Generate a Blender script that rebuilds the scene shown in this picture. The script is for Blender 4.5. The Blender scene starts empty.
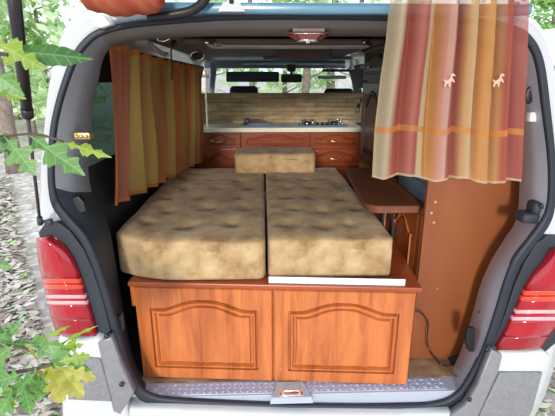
import bpy, bmesh, math, random
from mathutils import Vector, Matrix, Euler
random.seed(7)
R = math.radians
sc = bpy.context.scene
COL = sc.collection

# ---------------------------------------------------------------- camera
CAM = Vector((-0.12, -1.24, 1.61))
cd = bpy.data.cameras.new('camera'); cam = bpy.data.objects.new('camera', cd); COL.objects.link(cam)
cd.sensor_width = 36; cd.lens = 425/555*36; cd.clip_start = 0.02; cd.clip_end = 300
cam.location = CAM; cam.rotation_euler = Euler((R(90-16.8), 0, R(-1.9)))
sc.camera = cam
CM = cam.rotation_euler.to_matrix()

# ---------------------------------------------------------------- light and exposure
w = bpy.data.worlds.new('world'); sc.world = w; w.use_nodes = True
bg = w.node_tree.nodes['Background']; bg.inputs[0].default_value = (0.80, 0.90, 1.0, 1); bg.inputs[1].default_value = 1.55
sl = bpy.data.lights.new('sun', 'SUN'); sl.energy = 2.1; sl.angle = R(8); sl.color = (1.0, 0.93, 0.84)
sun = bpy.data.objects.new('sun', sl); COL.objects.link(sun); sun.rotation_euler = Euler((R(80), 0, R(-9)))
sc.view_settings.view_transform = 'Standard'; sc.view_settings.look = 'None'
sc.view_settings.exposure = 0.35; sc.view_settings.gamma = 1; sc.view_settings.use_curve_mapping = False
sc.cycles.max_bounces = 10; sc.cycles.diffuse_bounces = 6; sc.cycles.transparent_max_bounces = 16

# ---------------------------------------------------------------- survey: photograph measurements -> points in the place
def ray(u, v):
    return CM @ Vector(((u-277.5)/425, -(v-208)/425, -1))
def at(u, v, D):            # on the upright plane D metres ahead of the camera
    d = ray(u, v); return CAM + d*(D/d.y)
def atz(u, v, z):
    d = ray(u, v); return CAM + d*((z-CAM.z)/d.z)
def proj(p):
    q = CM.transposed() @ (p-CAM); return (277.5+425*q.x/-q.z, 208-425*q.y/-q.z)

# ---------------------------------------------------------------- materials
def nm(name):
    m = bpy.data.materials.new(name); m.use_nodes = True
    return m, m.node_tree, m.node_tree.nodes['Principled BSDF']
def plain(name, col, rough=0.5, metal=0.0, spec=0.5, noise=0.0, nscale=20, bump=0.0, bscale=80, coat=0.0, aniso=None):
    m, t, b = nm(name)
    b.inputs['Roughness'].default_value = rough; b.inputs['Metallic'].default_value = metal
    b.inputs['Specular IOR Level'].default_value = spec; b.inputs['Coat Weight'].default_value = coat
    tc = t.nodes.new('ShaderNodeTexCoord')
    n = t.nodes.new('ShaderNodeTexNoise'); n.inputs['Scale'].default_value = nscale; n.inputs['Detail'].default_value = 5
    t.links.new(tc.outputs['Object'], n.inputs['Vector'])
    r = t.nodes.new('ShaderNodeValToRGB')
    k = max(noise, 0.02)
    r.color_ramp.elements[0].position = .3; r.color_ramp.elements[1].position = .7
    r.color_ramp.elements[0].color = (col[0]*(1-k), col[1]*(1-k), col[2]*(1-k), 1)
    r.color_ramp.elements[1].color = (min(1, col[0]*(1+k)), min(1, col[1]*(1+k)), min(1, col[2]*(1+k)), 1)
    t.links.new(n.outputs[0], r.inputs[0]); t.links.new(r.outputs[0], b.inputs['Base Color'])
    if bump:
        n2 = t.nodes.new('ShaderNodeTexNoise'); n2.inputs['Scale'].default_value = bscale; n2.inputs['Detail'].default_value = 4
        t.links.new(tc.outputs['Object'], n2.inputs['Vector'])
        bp = t.nodes.new('ShaderNodeBump'); bp.inputs['Strength'].default_value = bump; bp.inputs['Distance'].default_value = .01
        t.links.new(n2.outputs[0], bp.inputs['Height']); t.links.new(bp.outputs[0], b.inputs['Normal'])
    return m
def wood(name, c1, c2, rough=.3, stretch=(14, 14, 1.6), coat=.3):
    m, t, b = nm(name)
    tc = t.nodes.new('ShaderNodeTexCoord'); mp = t.nodes.new('ShaderNodeMapping'); mp.inputs['Scale'].default_value = stretch
    n = t.nodes.new('ShaderNodeTexNoise'); n.inputs['Scale'].default_value = 1.6; n.inputs['Detail'].default_value = 8; n.inputs['Roughness'].default_value = .62; n.inputs['Distortion'].default_value = .8
    r = t.nodes.new('ShaderNodeValToRGB'); r.color_ramp.elements[0].position = .32; r.color_ramp.elements[1].position = .68
    r.color_ramp.elements[0].color = (*c1, 1); r.color_ramp.elements[1].color = (*c2, 1)
    e = r.color_ramp.elements.new(.5); e.color = (*[(a+b_)/2*1.04 for a, b_ in zip(c1, c2)], 1)
    t.links.new(tc.outputs['Object'], mp.inputs[0]); t.links.new(mp.outputs[0], n.inputs['Vector'])
    t.links.new(n.outputs[0], r.inputs[0]); t.links.new(r.outputs[0], b.inputs['Base Color'])
    b.inputs['Roughness'].default_value = rough; b.inputs['Coat Weight'].default_value = coat; b.inputs['Coat Roughness'].default_value = .2
    return m
def glass(name, tint=(.9, .96, .95), mix=.1, rough=.0):
    m, t, b = nm(name); t.nodes.remove(b)
    o = t.nodes['Material Output']; tr = t.nodes.new('ShaderNodeBsdfTransparent'); tr.inputs[0].default_value = (*tint, 1)
    g = t.nodes.new('ShaderNodeBsdfGlossy'); g.inputs['Roughness'].default_value = rough
    mx = t.nodes.new('ShaderNodeMixShader'); mx.inputs[0].default_value = mix
    t.links.new(tr.outputs[0], mx.inputs[1]); t.links.new(g.outputs[0], mx.inputs[2]); t.links.new(mx.outputs[0], o.inputs[0])
    return m
def cloth_stripes(name, stops, band=None, sheer=.15, weave=900, transl=.45):
    """stripes run along the drop of the cloth (UV.x), band = (v0, v1, colour) a woven cross stripe"""
    m, t, b = nm(name); t.nodes.remove(b); o = t.nodes['Material Output']
    uv = t.nodes.new('ShaderNodeUVMap'); sp = t.nodes.new('ShaderNodeSeparateXYZ'); t.links.new(uv.outputs[0], sp.inputs[0])
    r = t.nodes.new('ShaderNodeValToRGB'); cr = r.color_ramp
    cr.elements[0].position = stops[0][0]; cr.elements[0].color = (*stops[0][1], 1)
    cr.elements[1].position = stops[-1][0]; cr.elements[1].color = (*stops[-1][1], 1)
    for p, c in stops[1:-1]:
        e = cr.elements.new(p); e.color = (*c, 1)
    t.links.new(sp.outputs[0], r.inputs[0]); colr = r.outputs[0]
    if band:
        for (v0, v1, c, f) in band:
            a = t.nodes.new('ShaderNodeMath'); a.operation = 'GREATER_THAN'; a.inputs[1].default_value = v0; t.links.new(sp.outputs[1], a.inputs[0])
            d = t.nodes.new('ShaderNodeMath'); d.operation = 'LESS_THAN'; d.inputs[1].default_value = v1; t.links.new(sp.outputs[1], d.inputs[0])
            e = t.nodes.new('ShaderNodeMath'); e.operation = 'MULTIPLY'; t.links.new(a.outputs[0], e.inputs[0]); t.links.new(d.outputs[0], e.inputs[1])
            e2 = t.nodes.new('ShaderNodeMath'); e2.operation = 'MULTIPLY'; e2.inputs[1].default_value = f; t.links.new(e.outputs[0], e2.inputs[0])
            mx = t.nodes.new('ShaderNodeMix'); mx.data_type = 'RGBA'; mx.inputs['B'].default_value = (*c, 1)
            t.links.new(e2.outputs[0], mx.inputs['Factor']); t.links.new(colr, mx.inputs['A']); colr = mx.outputs['Result']
    di = t.nodes.new('ShaderNodeBsdfDiffuse'); tl = t.nodes.new('ShaderNodeBsdfTranslucent'); tr = t.nodes.new('ShaderNodeBsdfTransparent')
    t.links.new(colr, di.inputs[0]); t.links.new(colr, tl.inputs[0])
    m1 = t.nodes.new('ShaderNodeMixShader'); m1.inputs[0].default_value = transl; t.links.new(di.outputs[0], m1.inputs[1]); t.links.new(tl.outputs[0], m1.inputs[2])
    m2 = t.nodes.new('ShaderNodeMixShader'); m2.inputs[0].default_value = sheer; t.links.new(m1.outputs[0], m2.inputs[1]); t.links.new(tr.outputs[0], m2.inputs[2])
    t.links.new(m2.outputs[0], o.inputs[0])
    return m
def leafmat(name, c1, c2, scale=3, transl=.5, vein=None):
    m, t, b = nm(name); t.nodes.remove(b); o = t.nodes['Material Output']
    tc = t.nodes.new('ShaderNodeTexCoord'); n = t.nodes.new('ShaderNodeTexNoise'); n.inputs['Scale'].default_value = scale; n.inputs['Detail'].default_value = 3
    r = t.nodes.new('ShaderNodeValToRGB'); r.color_ramp.elements[0].position = .38; r.color_ramp.elements[1].position = .62
    r.color_ramp.elements[0].color = (*c1, 1); r.color_ramp.elements[1].color = (*c2, 1)
    t.links.new(tc.outputs['Object'], n.inputs['Vector']); t.links.new(n.outputs[0], r.inputs[0])
    di = t.nodes.new('ShaderNodeBsdfDiffuse'); tl = t.nodes.new('ShaderNodeBsdfTranslucent'); gl = t.nodes.new('ShaderNodeBsdfGlossy'); gl.inputs['Roughness'].default_value = .45
    colr = r.outputs[0]
    if vein:
        def mth(op, a, b_=None):
            q = t.nodes.new('ShaderNodeMath'); q.operation = op
            for i_, x_ in enumerate((a, b_)):
                if x_ is None: continue
                if isinstance(x_, (int, float)): q.inputs[i_].default_value = x_
                else: t.links.new(x_, q.inputs[i_])
            return q.outputs[0]
        uv = t.nodes.new('ShaderNodeUVMap'); sp = t.nodes.new('ShaderNodeSeparateXYZ'); t.links.new(uv.outputs[0], sp.inputs[0])
        av = mth('ABSOLUTE', sp.outputs[1])
        fr_ = mth('FRACT', mth('MULTIPLY', mth('SUBTRACT', sp.outputs[0], mth('MULTIPLY', av, .75)), 6.5))
        ln = mth('MAXIMUM', mth('LESS_THAN', fr_, .13), mth('LESS_THAN', av, .012))
        mx = t.nodes.new('ShaderNodeMix'); mx.data_type = 'RGBA'; mx.inputs['B'].default_value = (*vein, 1)
        t.links.new(mth('MULTIPLY', ln, .6), mx.inputs['Factor']); t.links.new(colr, mx.inputs['A']); colr = mx.outputs['Result']
    t.links.new(colr, di.inputs[0]); t.links.new(colr, tl.inputs[0])
    m1 = t.nodes.new('ShaderNodeMixShader'); m1.inputs[0].default_value = transl; t.links.new(di.outputs[0], m1.inputs[1]); t.links.new(tl.outputs[0], m1.inputs[2])
    m2 = t.nodes.new('ShaderNodeMixShader'); m2.inputs[0].default_value = .05; t.links.new(m1.outputs[0], m2.inputs[1]); t.links.new(gl.outputs[0], m2.inputs[2])
    t.links.new(m2.outputs[0], o.inputs[0])
    return m
def velvet():
    m, t, b = nm('worn_velour')
    tc = t.nodes.new('ShaderNodeTexCoord')
    n = t.nodes.new('ShaderNodeTexNoise'); n.inputs['Scale'].default_value = 11; n.inputs['Detail'].default_value = 6; n.inputs['Roughness'].default_value = .65
    r = t.nodes.new('ShaderNodeValToRGB'); cr = r.color_ramp
    cr.elements[0].position = .30; cr.elements[0].color = (.23, .125, .055, 1)
    cr.elements[1].position = .70; cr.elements[1].color = (.53, .385, .22, 1)
    e = cr.elements.new(.5); e.color = (.41, .275, .14, 1)
    v = t.nodes.new('ShaderNodeTexVoronoi'); v.feature = 'DISTANCE_TO_EDGE'; v.inputs['Scale'].default_value = 9
    nz = t.nodes.new('ShaderNodeTexNoise'); nz.inputs['Scale'].default_value = 7; nz.inputs['Detail'].default_value = 3
    va = t.nodes.new('ShaderNodeVectorMath'); va.operation = 'MULTIPLY_ADD'; va.inputs[1].default_value = (.35, .35, .35)
    t.links.new(tc.outputs['Object'], nz.inputs['Vector']); t.links.new(nz.outputs['Color'], va.inputs[0]); t.links.new(tc.outputs['Object'], va.inputs[2])
    t.links.new(va.outputs[0], v.inputs['Vector'])
    l = t.nodes.new('ShaderNodeMath'); l.operation = 'LESS_THAN'; l.inputs[1].default_value = .007; t.links.new(v.outputs['Distance'], l.inputs[0])
    n3 = t.nodes.new('ShaderNodeTexNoise'); n3.inputs['Scale'].default_value = 5; t.links.new(tc.outputs['Object'], n3.inputs['Vector'])
    g = t.nodes.new('ShaderNodeMath'); g.operation = 'GREATER_THAN'; g.inputs[1].default_value = .52; t.links.new(n3.outputs[0], g.inputs[0])
    mu = t.nodes.new('ShaderNodeMath'); mu.operation = 'MULTIPLY'; t.links.new(l.outputs[0], mu.inputs[0]); t.links.new(g.outputs[0], mu.inputs[1])
    mu2 = t.nodes.new('ShaderNodeMath'); mu2.operation = 'MULTIPLY'; mu2.inputs[1].default_value = .3; t.links.new(mu.outputs[0], mu2.inputs[0])
    mx = t.nodes.new('ShaderNodeMix'); mx.data_type = 'RGBA'; mx.inputs['B'].default_value = (.62, .5, .3, 1)
    t.links.new(tc.outputs['Object'], n.inputs['Vector']); t.links.new(n.outputs[0], r.inputs[0])
    t.links.new(mu2.outputs[0], mx.inputs['Factor']); t.links.new(r.outputs[0], mx.inputs['A']); t.links.new(mx.outputs['Result'], b.inputs['Base Color'])
    b.inputs['Roughness'].default_value = .85; b.inputs['Sheen Weight'].default_value = .12; b.inputs['Sheen Roughness'].default_value = .4
    b.inputs['Sheen Tint'].default_value = (.85, .82, .88, 1); b.inputs['Specular IOR Level'].default_value = .15
    bp = t.nodes.new('ShaderNodeBump'); bp.inputs['Strength'].default_value = .35; bp.inputs['Distance'].default_value = .01
    t.links.new(n.outputs[0], bp.inputs['Height']); t.links.new(bp.outputs[0], b.inputs['Normal'])
    return m
def stone():
    m, t, b = nm('stacked_stone')
    tc = t.nodes.new('ShaderNodeTexCoord'); sp = t.nodes.new('ShaderNodeSeparateXYZ'); cb = t.nodes.new('ShaderNodeCombineXYZ')
    t.links.new(tc.outputs['Object'], sp.inputs[0]); t.links.new(sp.outputs[0], cb.inputs[0]); t.links.new(sp.outputs[2], cb.inputs[1])
    br = t.nodes.new('ShaderNodeTexBrick'); br.inputs['Scale'].default_value = 1
    br.inputs['Color1'].default_value = (.56, .44, .28, 1); br.inputs['Color2'].default_value = (.44, .32, .19, 1); br.inputs['Mortar'].default_value = (.26, .16, .08, 1)
    br.inputs['Mortar Size'].default_value = .0016; br.inputs['Brick Width'].default_value = .17; br.inputs['Row Height'].default_value = .034
    nz = t.nodes.new('ShaderNodeTexNoise'); nz.inputs['Scale'].default_value = 9; nz.inputs['Detail'].default_value = 6
    va = t.nodes.new('ShaderNodeVectorMath'); va.operation = 'MULTIPLY_ADD'; va.inputs[1].default_value = (.03, .012, 0)
    t.links.new(nz.outputs['Color'], va.inputs[0]); t.links.new(cb.outputs[0], va.inputs[2]); t.links.new(va.outputs[0], br.inputs['Vector'])
    n = t.nodes.new('ShaderNodeTexNoise'); n.inputs['Scale'].default_value = 14; n.inputs['Detail'].default_value = 6
    mp = t.nodes.new('ShaderNodeMapping'); mp.inputs['Scale'].default_value = (.5, 1, 2.5); t.links.new(tc.outputs['Object'], mp.inputs[0]); t.links.new(mp.outputs[0], n.inputs['Vector'])
    mx = t.nodes.new('ShaderNodeMix'); mx.data_type = 'RGBA'; mx.blend_type = 'MULTIPLY'; mx.inputs['Factor'].default_value = 1
    r = t.nodes.new('ShaderNodeValToRGB'); r.color_ramp.elements[0].position = .35; r.color_ramp.elements[0].color = (.78, .66, .52, 1); r.color_ramp.elements[1].position = .6; r.color_ramp.elements[1].color = (1.1, 1.08, 1, 1)
    t.links.new(n.outputs[0], r.inputs[0]); t.links.new(br.outputs['Color'], mx.inputs['A']); t.links.new(r.outputs[0], mx.inputs['B']); t.links.new(mx.outputs['Result'], b.inputs['Base Color'])
    bp = t.nodes.new('ShaderNodeBump'); bp.inputs['Strength'].default_value = .6; bp.inputs['Distance'].default_value = .01; bp.invert = True
    t.links.new(br.outputs['Fac'], bp.inputs['Height']); t.links.new(bp.outputs[0], b.inputs['Normal']); b.inputs['Roughness'].default_value = .6
    return m

M = dict(
 paint=plain('pearl_white_paint', (.52, .53, .55), .25, spec=.5, coat=.6),
 silver=plain('silver_grey_paint', (.20, .20, .21), .35, spec=.5, coat=.2, noise=.08, nscale=60),
 bumpgrey=plain('dusty_grey_plastic', (.19, .19, .20), .6, noise=.12, nscale=90),
 seal=plain('black_rubber', (.016, .021, .032), .5, spec=.4),
 teal=plain('dark_plastic', (.035, .04, .05), .5),
 navy=plain('dark_blue_grey_trim', (.024, .029, .040), .55, spec=.4, bump=.15, bscale=250),
 greytrim=plain('light_grey_trim', (.235, .245, .27), .65, bump=.1, bscale=200),
 metaltrim=plain('bare_grey_painted_metal', (.37, .40, .47), .4, coat=.2),
 headtrim=plain('header_grey_trim', (.19, .185, .18), .65),
 headliner=plain('taupe_headliner', (.22, .19, .19), .9, spec=.2, bump=.1, bscale=300),
 lining=plain('dark_side_lining', (.03, .03, .034), .8, spec=.3),
 alu=plain('brushed_aluminium', (.40, .43, .56), .33, metal=.12, noise=.06),
 strip=plain('white_enamel_and_skylight_tone', (.78, .78, .78), .4),  # on the front roof rib this white stands in for reflected skylight
 chrome=plain('chrome', (.8, .8, .8), .12, metal=1),
 brass=plain('antique_brass', (.62, .45, .2), .3, metal=.9),
 black=plain('black_plastic', (.012, .012, .014), .4),
 seatc=plain('black_seat_fabric', (.022, .022, .026), .9),
 blue=plain('blue_enamel_and_sky_tint', (.09, .22, .32), .25, coat=.6),  # on the tailgate rail this blue stands in for reflected sky
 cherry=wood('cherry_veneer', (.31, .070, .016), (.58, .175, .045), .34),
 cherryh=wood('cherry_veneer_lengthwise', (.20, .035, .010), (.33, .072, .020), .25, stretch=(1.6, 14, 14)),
 red=wood('red_stained_edge', (.24, .04, .010), (.36, .075, .018), .35, stretch=(2, 10, 10)),
 brown=wood('matt_brown_laminate', (.18, .045, .010), (.25, .068, .014), .55, stretch=(3, 3, 1), coat=.1),
 table=wood('reddish_brown_laminate', (.12, .034, .010), (.165, .048, .014), .55, stretch=(3, 1.2, 3), coat=.05),
 walnut=wood('dark_walnut', (.055, .022, .010), (.095, .040, .018), .5),
 velour=velvet(), stone=stone(),
 top=plain('cream_laminate', (.80, .76, .62), .3, noise=.08, nscale=80),
 lino=plain('marbled_tan_linoleum', (.34, .21, .12), .45, noise=.6, nscale=14),
 lredtop=plain('red_lens', (.35, .004, .014), .12, coat=.5), lorange=plain('orange_red_lens', (.72, .06, .02), .12, coat=.5),
 lwhite=plain('pink_white_reflector', (.72, .36, .38), .12, coat=.5), ldark=plain('deep_red_lens', (.27, .004, .010), .12, coat=.5),
 glass=glass('clear_glass'), pglass=glass('privacy_glass', (.20, .23, .24), .08), dglass=glass('tinted_glass', (.06, .10, .085), .04),
 terra=cloth_stripes('terracotta_cloth', [(0, (.44, .11, .06)), (.5, (.52, .16, .09)), (1, (.40, .09, .05))], sheer=.0, transl=.3),
 bark=plain('grey_brown_bark', (.20, .155, .13), .9, noise=.35, nscale=10, bump=.6, bscale=15),
 twig=plain('thin_brown_twig', (.10, .07, .045), .8),
 fol=leafmat('fresh_foliage', (.26, .46, .14), (.50, .72, .30), .8),
 fol2=leafmat('overexposed_foliage', (.44, .62, .30), (.74, .88, .56), .8),  # overexposed daylight painted into the leaf colour
 leafd=leafmat('dark_green_leaf', (.045, .15, .04), (.09, .24, .06), 14, .35, vein=(.2,.4,.15)),
 leafm=leafmat('mid_green_leaf', (.11, .30, .06), (.20, .42, .11), 14, vein=(.35,.55,.25)),
 leafy=leafmat('yellow_green_leaf', (.26, .42, .035), (.38, .52, .06), 14, vein=(.5,.65,.2)),
 leafa=leafmat('autumn_yellow_leaf', (.42, .40, .04), (.62, .58, .13), 40, vein=(.30,.42,.08)),
 paper=plain('white_paper', (.7, .7, .68), .7),
 emb=plain('cream_thread', (.56, .36, .28), .7),
 bluebox=plain('blue_grey_plastic', (.10, .16, .20), .35),
)

# ---------------------------------------------------------------- object helpers
def tag(o, label, cat, group=None):
    o['label'] = label; o['category'] = cat
    if group: o['group'] = group
    return o
def thing(name, label, cat, loc, group=None):
    o = bpy.data.objects.new(name, None); o.empty_display_size = .05; COL.objects.link(o); o.location = loc
    return tag(o, label, cat, group)
def wloc(o):
    p = Vector((0, 0, 0))
    while o: p += o.location; o = o.parent
    return p
def ob(name, V, F, mat, parent=None, smooth=False, uvs=None, T=None, fm=None):
    V = [Vector(v) for v in V]
    if T: V = [T @ v for v in V]
    if parent:
        base = wloc(parent)
    else:
        xs = [v.x for v in V]; ys = [v.y for v in V]
        base = Vector(((min(xs)+max(xs))/2, (min(ys)+max(ys))/2, min(v.z for v in V)))
    me = bpy.data.meshes.new(name); me.from_pydata([v-base for v in V], [], F)
    for m in (mat if isinstance(mat, list) else [mat]): me.materials.append(m)
    if fm:
        for p, i in zip(me.polygons, fm): p.material_index = i
    if uvs:
        ul = me.uv_layers.new(name='UVMap')
        for l in me.loops: ul.data[l.index].uv = uvs[l.vertex_index]
    if smooth:
        for p in me.polygons: p.use_smooth = True
    me.update()
    o = bpy.data.objects.new(name, me); COL.objects.link(o)
    if parent: o.parent = parent
    else: o.location = base
    return o
def fix(o):        # outward normals
    bm = bmesh.new(); bm.from_mesh(o.data); bmesh.ops.recalc_face_normals(bm, faces=bm.faces); bm.to_mesh(o.data); bm.free(); return o
class G:
    """collects several solid pieces of ONE part"""
    def __init__(s): s.V = []; s.F = []
    def add(s, V, F, T=None):
        n = len(s.V); s.V += [(T @ Vector(v)) if T else Vector(v) for v in V]; s.F += [tuple(i+n for i in f) for f in F]; return s
    def box(s, a, b, bev=.0, T=None, seg=2):
        bm = bmesh.new(); bmesh.ops.create_cube(bm, size=1)
        for v in bm.verts:
            v.co = Vector([(a[i]+b[i])/2 + v.co[i]*(b[i]-a[i]) for i in range(3)])
        if bev: bmesh.ops.bevel(bm, geom=bm.edges[:], offset=bev, segments=seg, affect='EDGES', profile=.5)
        bm.verts.index_update()
        s.add([v.co.copy() for v in bm.verts], [[v.index for v in f.verts] for f in bm.faces], T); bm.free(); return s
    def tube(s, P, r, n=8, T=None):
        P = [Vector(p) for p in P]; rr = r if isinstance(r, (list, tuple)) else [r]*len(P); V = []; F = []
        up = Vector((0, 0, 1))
        for i, p in enumerate(P):
            d = (P[min(i+1, len(P)-1)] - P[max(i-1, 0)]).normalized()
            a = d.cross(up)
            if a.length < .1: a = d.cross(Vector((0, 1, 0)))
            a.normalize(); b = d.cross(a).normalized()
            for k in range(n):
                t = 2*math.pi*k/n; V.append(p + a*math.cos(t)*rr[i] + b*math.sin(t)*rr[i])
        for i in range(len(P)-1):
            for k in range(n):
                F.append((i*n+k, i*n+(k+1) % n, (i+1)*n+(k+1) % n, (i+1)*n+k))
        F.append(tuple(range(n))[::-1]); F.append(tuple(range((len(P)-1)*n, len(P)*n)))
        return s.add(V, F, T)
    def lathe(s, prof, c, n=24, axis='Z', T=None):
        V = []; F = []
        for (r, h) in prof:
            for k in range(n):
                t = 2*math.pi*k/n; x, y = r*math.cos(t), r*math.sin(t)
                V.append(Vector(c) + (Vector((x, y, h)) if axis == 'Z' else Vector((x, -h, y)) if axis == 'Y' else Vector((h, x, y))))
        m = len(prof)
        for i in range(m-1):
            for k in range(n): F.append((i*n+k, i*n+(k+1) % n, (i+1)*n+(k+1) % n, (i+1)*n+k))
        F.append(tuple(range(n))[::-1]); F.append(tuple(range((m-1)*n, m*n)))
        return s.add(V, F, T)
    def build(s, name, mat, parent=None, smooth=False, T=None):
        return fix(ob(name, s.V, s.F, mat, parent, smooth, T=T))
def prism(pts, d, bev=0):      # outline pts (world, roughly one upright plane) with thickness d along +Y
    n = len(pts); g = G()
    V = [Vector(p) for p in pts] + [Vector(p)+Vector((0, d, 0)) for p in pts]
    F = [tuple(range(n)), tuple(range(n, 2*n))[::-1]] + [(i, (i+1) % n, n+(i+1) % n, n+i) for i in range(n)]
    if bev:
        bm = bmesh.new(); vs = [bm.verts.new(v) for v in V]; fs = [bm.faces.new([vs[i] for i in f]) for f in F]
        bmesh.ops.recalc_face_normals(bm, faces=bm.faces)
        ed = list(fs[0].edges)
        bmesh.ops.bevel(bm, geom=ed, offset=bev, segments=3, affect='EDGES', profile=.5)
        bm.verts.index_update()
        g.add([v.co.copy() for v in bm.verts], [[v.index for v in f.verts] for f in bm.faces]); bm.free()
    else: g.add(V, F)
    return g
def catmull(P, sub=4, closed=False):
    n = len(P); out = []
    for i in range(n if closed else n-1):
        g = lambda k: Vector(P[k % n]) if closed else Vector(P[max(0, min(n-1, k))])
        a, b, c, d = g(i-1), g(i), g(i+1), g(i+2)
        for j in range(sub):
            t = j/sub
            out.append(.5*((2*b)+(c-a)*t+(2*a-5*b+4*c-d)*t*t+(3*b-a-3*c+d)*t**3))
    if not closed: out.append(Vector(P[-1]))
    return out
def loft(rings, closed=False):
    n = len(rings[0]); V = [p for r in rings for p in r]; F = []
    for i in range(len(rings)-1):
        for k in range(n if closed else n-1):
            F.append((i*n+k, i*n+(k+1) % n, (i+1)*n+(k+1) % n, (i+1)*n+k))
    return V, F

# ---- moulded cabinet front with an arched raised field; local x 0..w, z 0..h, front face at y = 0 looking to -Y
def arched_front(w, h, t=.018, mx=.07, mb=.06, mt=.07, hump=.03, groove=.006, k=1.0, arch=True):
    NB, NS, NT = 12, 8, 28
    def outline(d):
        x0, x1, z0 = mx+d, w-mx-d, mb+d; zs = h-mt-d
        P = []
        for i in range(NB): P.append((x0+(x1-x0)*i/NB, z0))
        for i in range(NS): P.append((x1, z0+(zs-hump-z0)*i/NS))
        for i in range(NT):
            q = i/NT; x = x1+(x0-x1)*q; s = abs(2*q-1)
            f = 0 if s > .84 else (.5+.5*math.cos(math.pi*(s/.84)**1.35))
            P.append((x, zs-hump+hump*f if arch else zs-hump))
        for i in range(NS): P.append((x0, zs-hump+(z0-zs+hump)*i/NS))
        return P
    def rect(d):
        x0, x1, z0, z1 = d, w-d, d, h-d; P = []
        for i in range(NB): P.append((x0+(x1-x0)*i/NB, z0))
        for i in range(NS): P.append((x1, z0+(z1-z0)*i/NS))
        for i in range(NT): P.append((x1+(x0-x1)*i/NT, z1))
        for i in range(NS): P.append((x0, z1+(z0-z1)*i/NS))
        return P
    spec = [(rect(0), t), (rect(0), .004), (rect(.0035), 0), (outline(0), 0), (outline(.0015*k), groove*1.4), (outline(.007*k), groove*1.4), (outline(.011*k), -.004),
            (outline(.016*k), -.004), (outline(.021*k), groove*1.3), (outline(.028*k), groove*1.3), (outline(.031*k), .0005)]
    rings = [[Vector((x, y, z)) for x, z in P] for P, y in spec]
    V, F = loft(rings, True); n = len(rings[0])
    F.append(tuple(range(n))); 
    # fill the field with a strip of quads (its outline is y-monotone left to right)
    last = (len(rings)-1)*n; c = len(V)
    V.append(Vector((w/2, .0005, (mb+h-mt-hump)/2)))
    for i in range(n): F.append((last+i, last+(i+1) % n, c))
    return V, F
def front(name, w, h, mat, parent, T, **k):
    V, F = arched_front(w, h, **k)
    return fix(ob(name, V, F, mat, parent, T=T))
def bow_handle(parent, x, y, z, s=1.0, T=None, w=.085):
    g = G(); P = [(-w/2, 0, 0), (-w/2*.95, -.014, .002), (-w*.25, -.021, -.004), (0, -.023, -.006), (w*.25, -.021, -.004), (w/2*.95, -.014, .002), (w/2, 0, 0)]
    g.tube([(x+a*s, y+b*s, z+c*s) for a, b, c in catmull(P, 3)], [.0045*s]*19, 8)
    for sx in (-1, 1): g.lathe([(.009*s, 0), (.011*s, .003*s), (.006*s, .006*s), (.002*s, .007*s)], (x+sx*w/2*s, y, z), 10, 'Y')
    return g.build('handle', M['brass'], parent, True, T)

# ================================================================ the setting outdoors
def ground():
    m, t, b = nm('forest_floor')
    tc = t.nodes.new('ShaderNodeTexCoord')
    n = t.nodes.new('ShaderNodeTexNoise'); n.inputs['Scale'].default_value = .9; n.inputs['Detail'].default_value = 9; n.inputs['Roughness'].default_value = .7
    v = t.nodes.new('ShaderNodeTexVoronoi'); v.inputs['Scale'].default_value = 16
    t.links.new(tc.outputs['Object'], n.inputs['Vector']); t.links.new(tc.outputs['Object'], v.inputs['Vector'])
    r = t.nodes.new('ShaderNodeValToRGB'); cr = r.color_ramp
    cr.elements[0].position = .32; cr.elements[0].color = (.26, .34, .15, 1); cr.elements[1].position = .62; cr.elements[1].color = (.56, .50, .47, 1)
    e = cr.elements.new(.45); e.color = (.44, .37, .33, 1)
    t.links.new(n.outputs[0], r.inputs[0])
    mx = t.nodes.new('ShaderNodeMix'); mx.data_type = 'RGBA'; mx.blend_type = 'OVERLAY'; mx.inputs['Factor'].default_value = .5
    bw = t.nodes.new('ShaderNodeRGBToBW'); t.links.new(v.outputs['Color'], bw.inputs[0])
    t.links.new(r.outputs[0], mx.inputs['A']); t.links.new(bw.outputs[0], mx.inputs['B']); t.links.new(mx.outputs['Result'], b.inputs['Base Color'])
    b.inputs['Roughness'].default_value = .95
    n_ = 40; V = []; F = []
    for j in range(n_+1):
        for i in range(n_+1):
            x = -45+90*i/n_; y = -25+90*j/n_; d = math.hypot(x, y)
            V.append((x, y, -.05+.05*math.sin(x*.7)*math.cos(y*.5)+.0008*max(0, d-8)**2 if d > 4 else -.03))
    for j in range(n_):
        for i in range(n_): a = j*(n_+1)+i; F.append((a, a+1, a+n_+2, a+n_+1))
    o = ob('ground', V, F, m, smooth=True); o['kind'] = 'structure'; o['label'] = 'forest floor of bare earth with thin grass'
ground()
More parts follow.
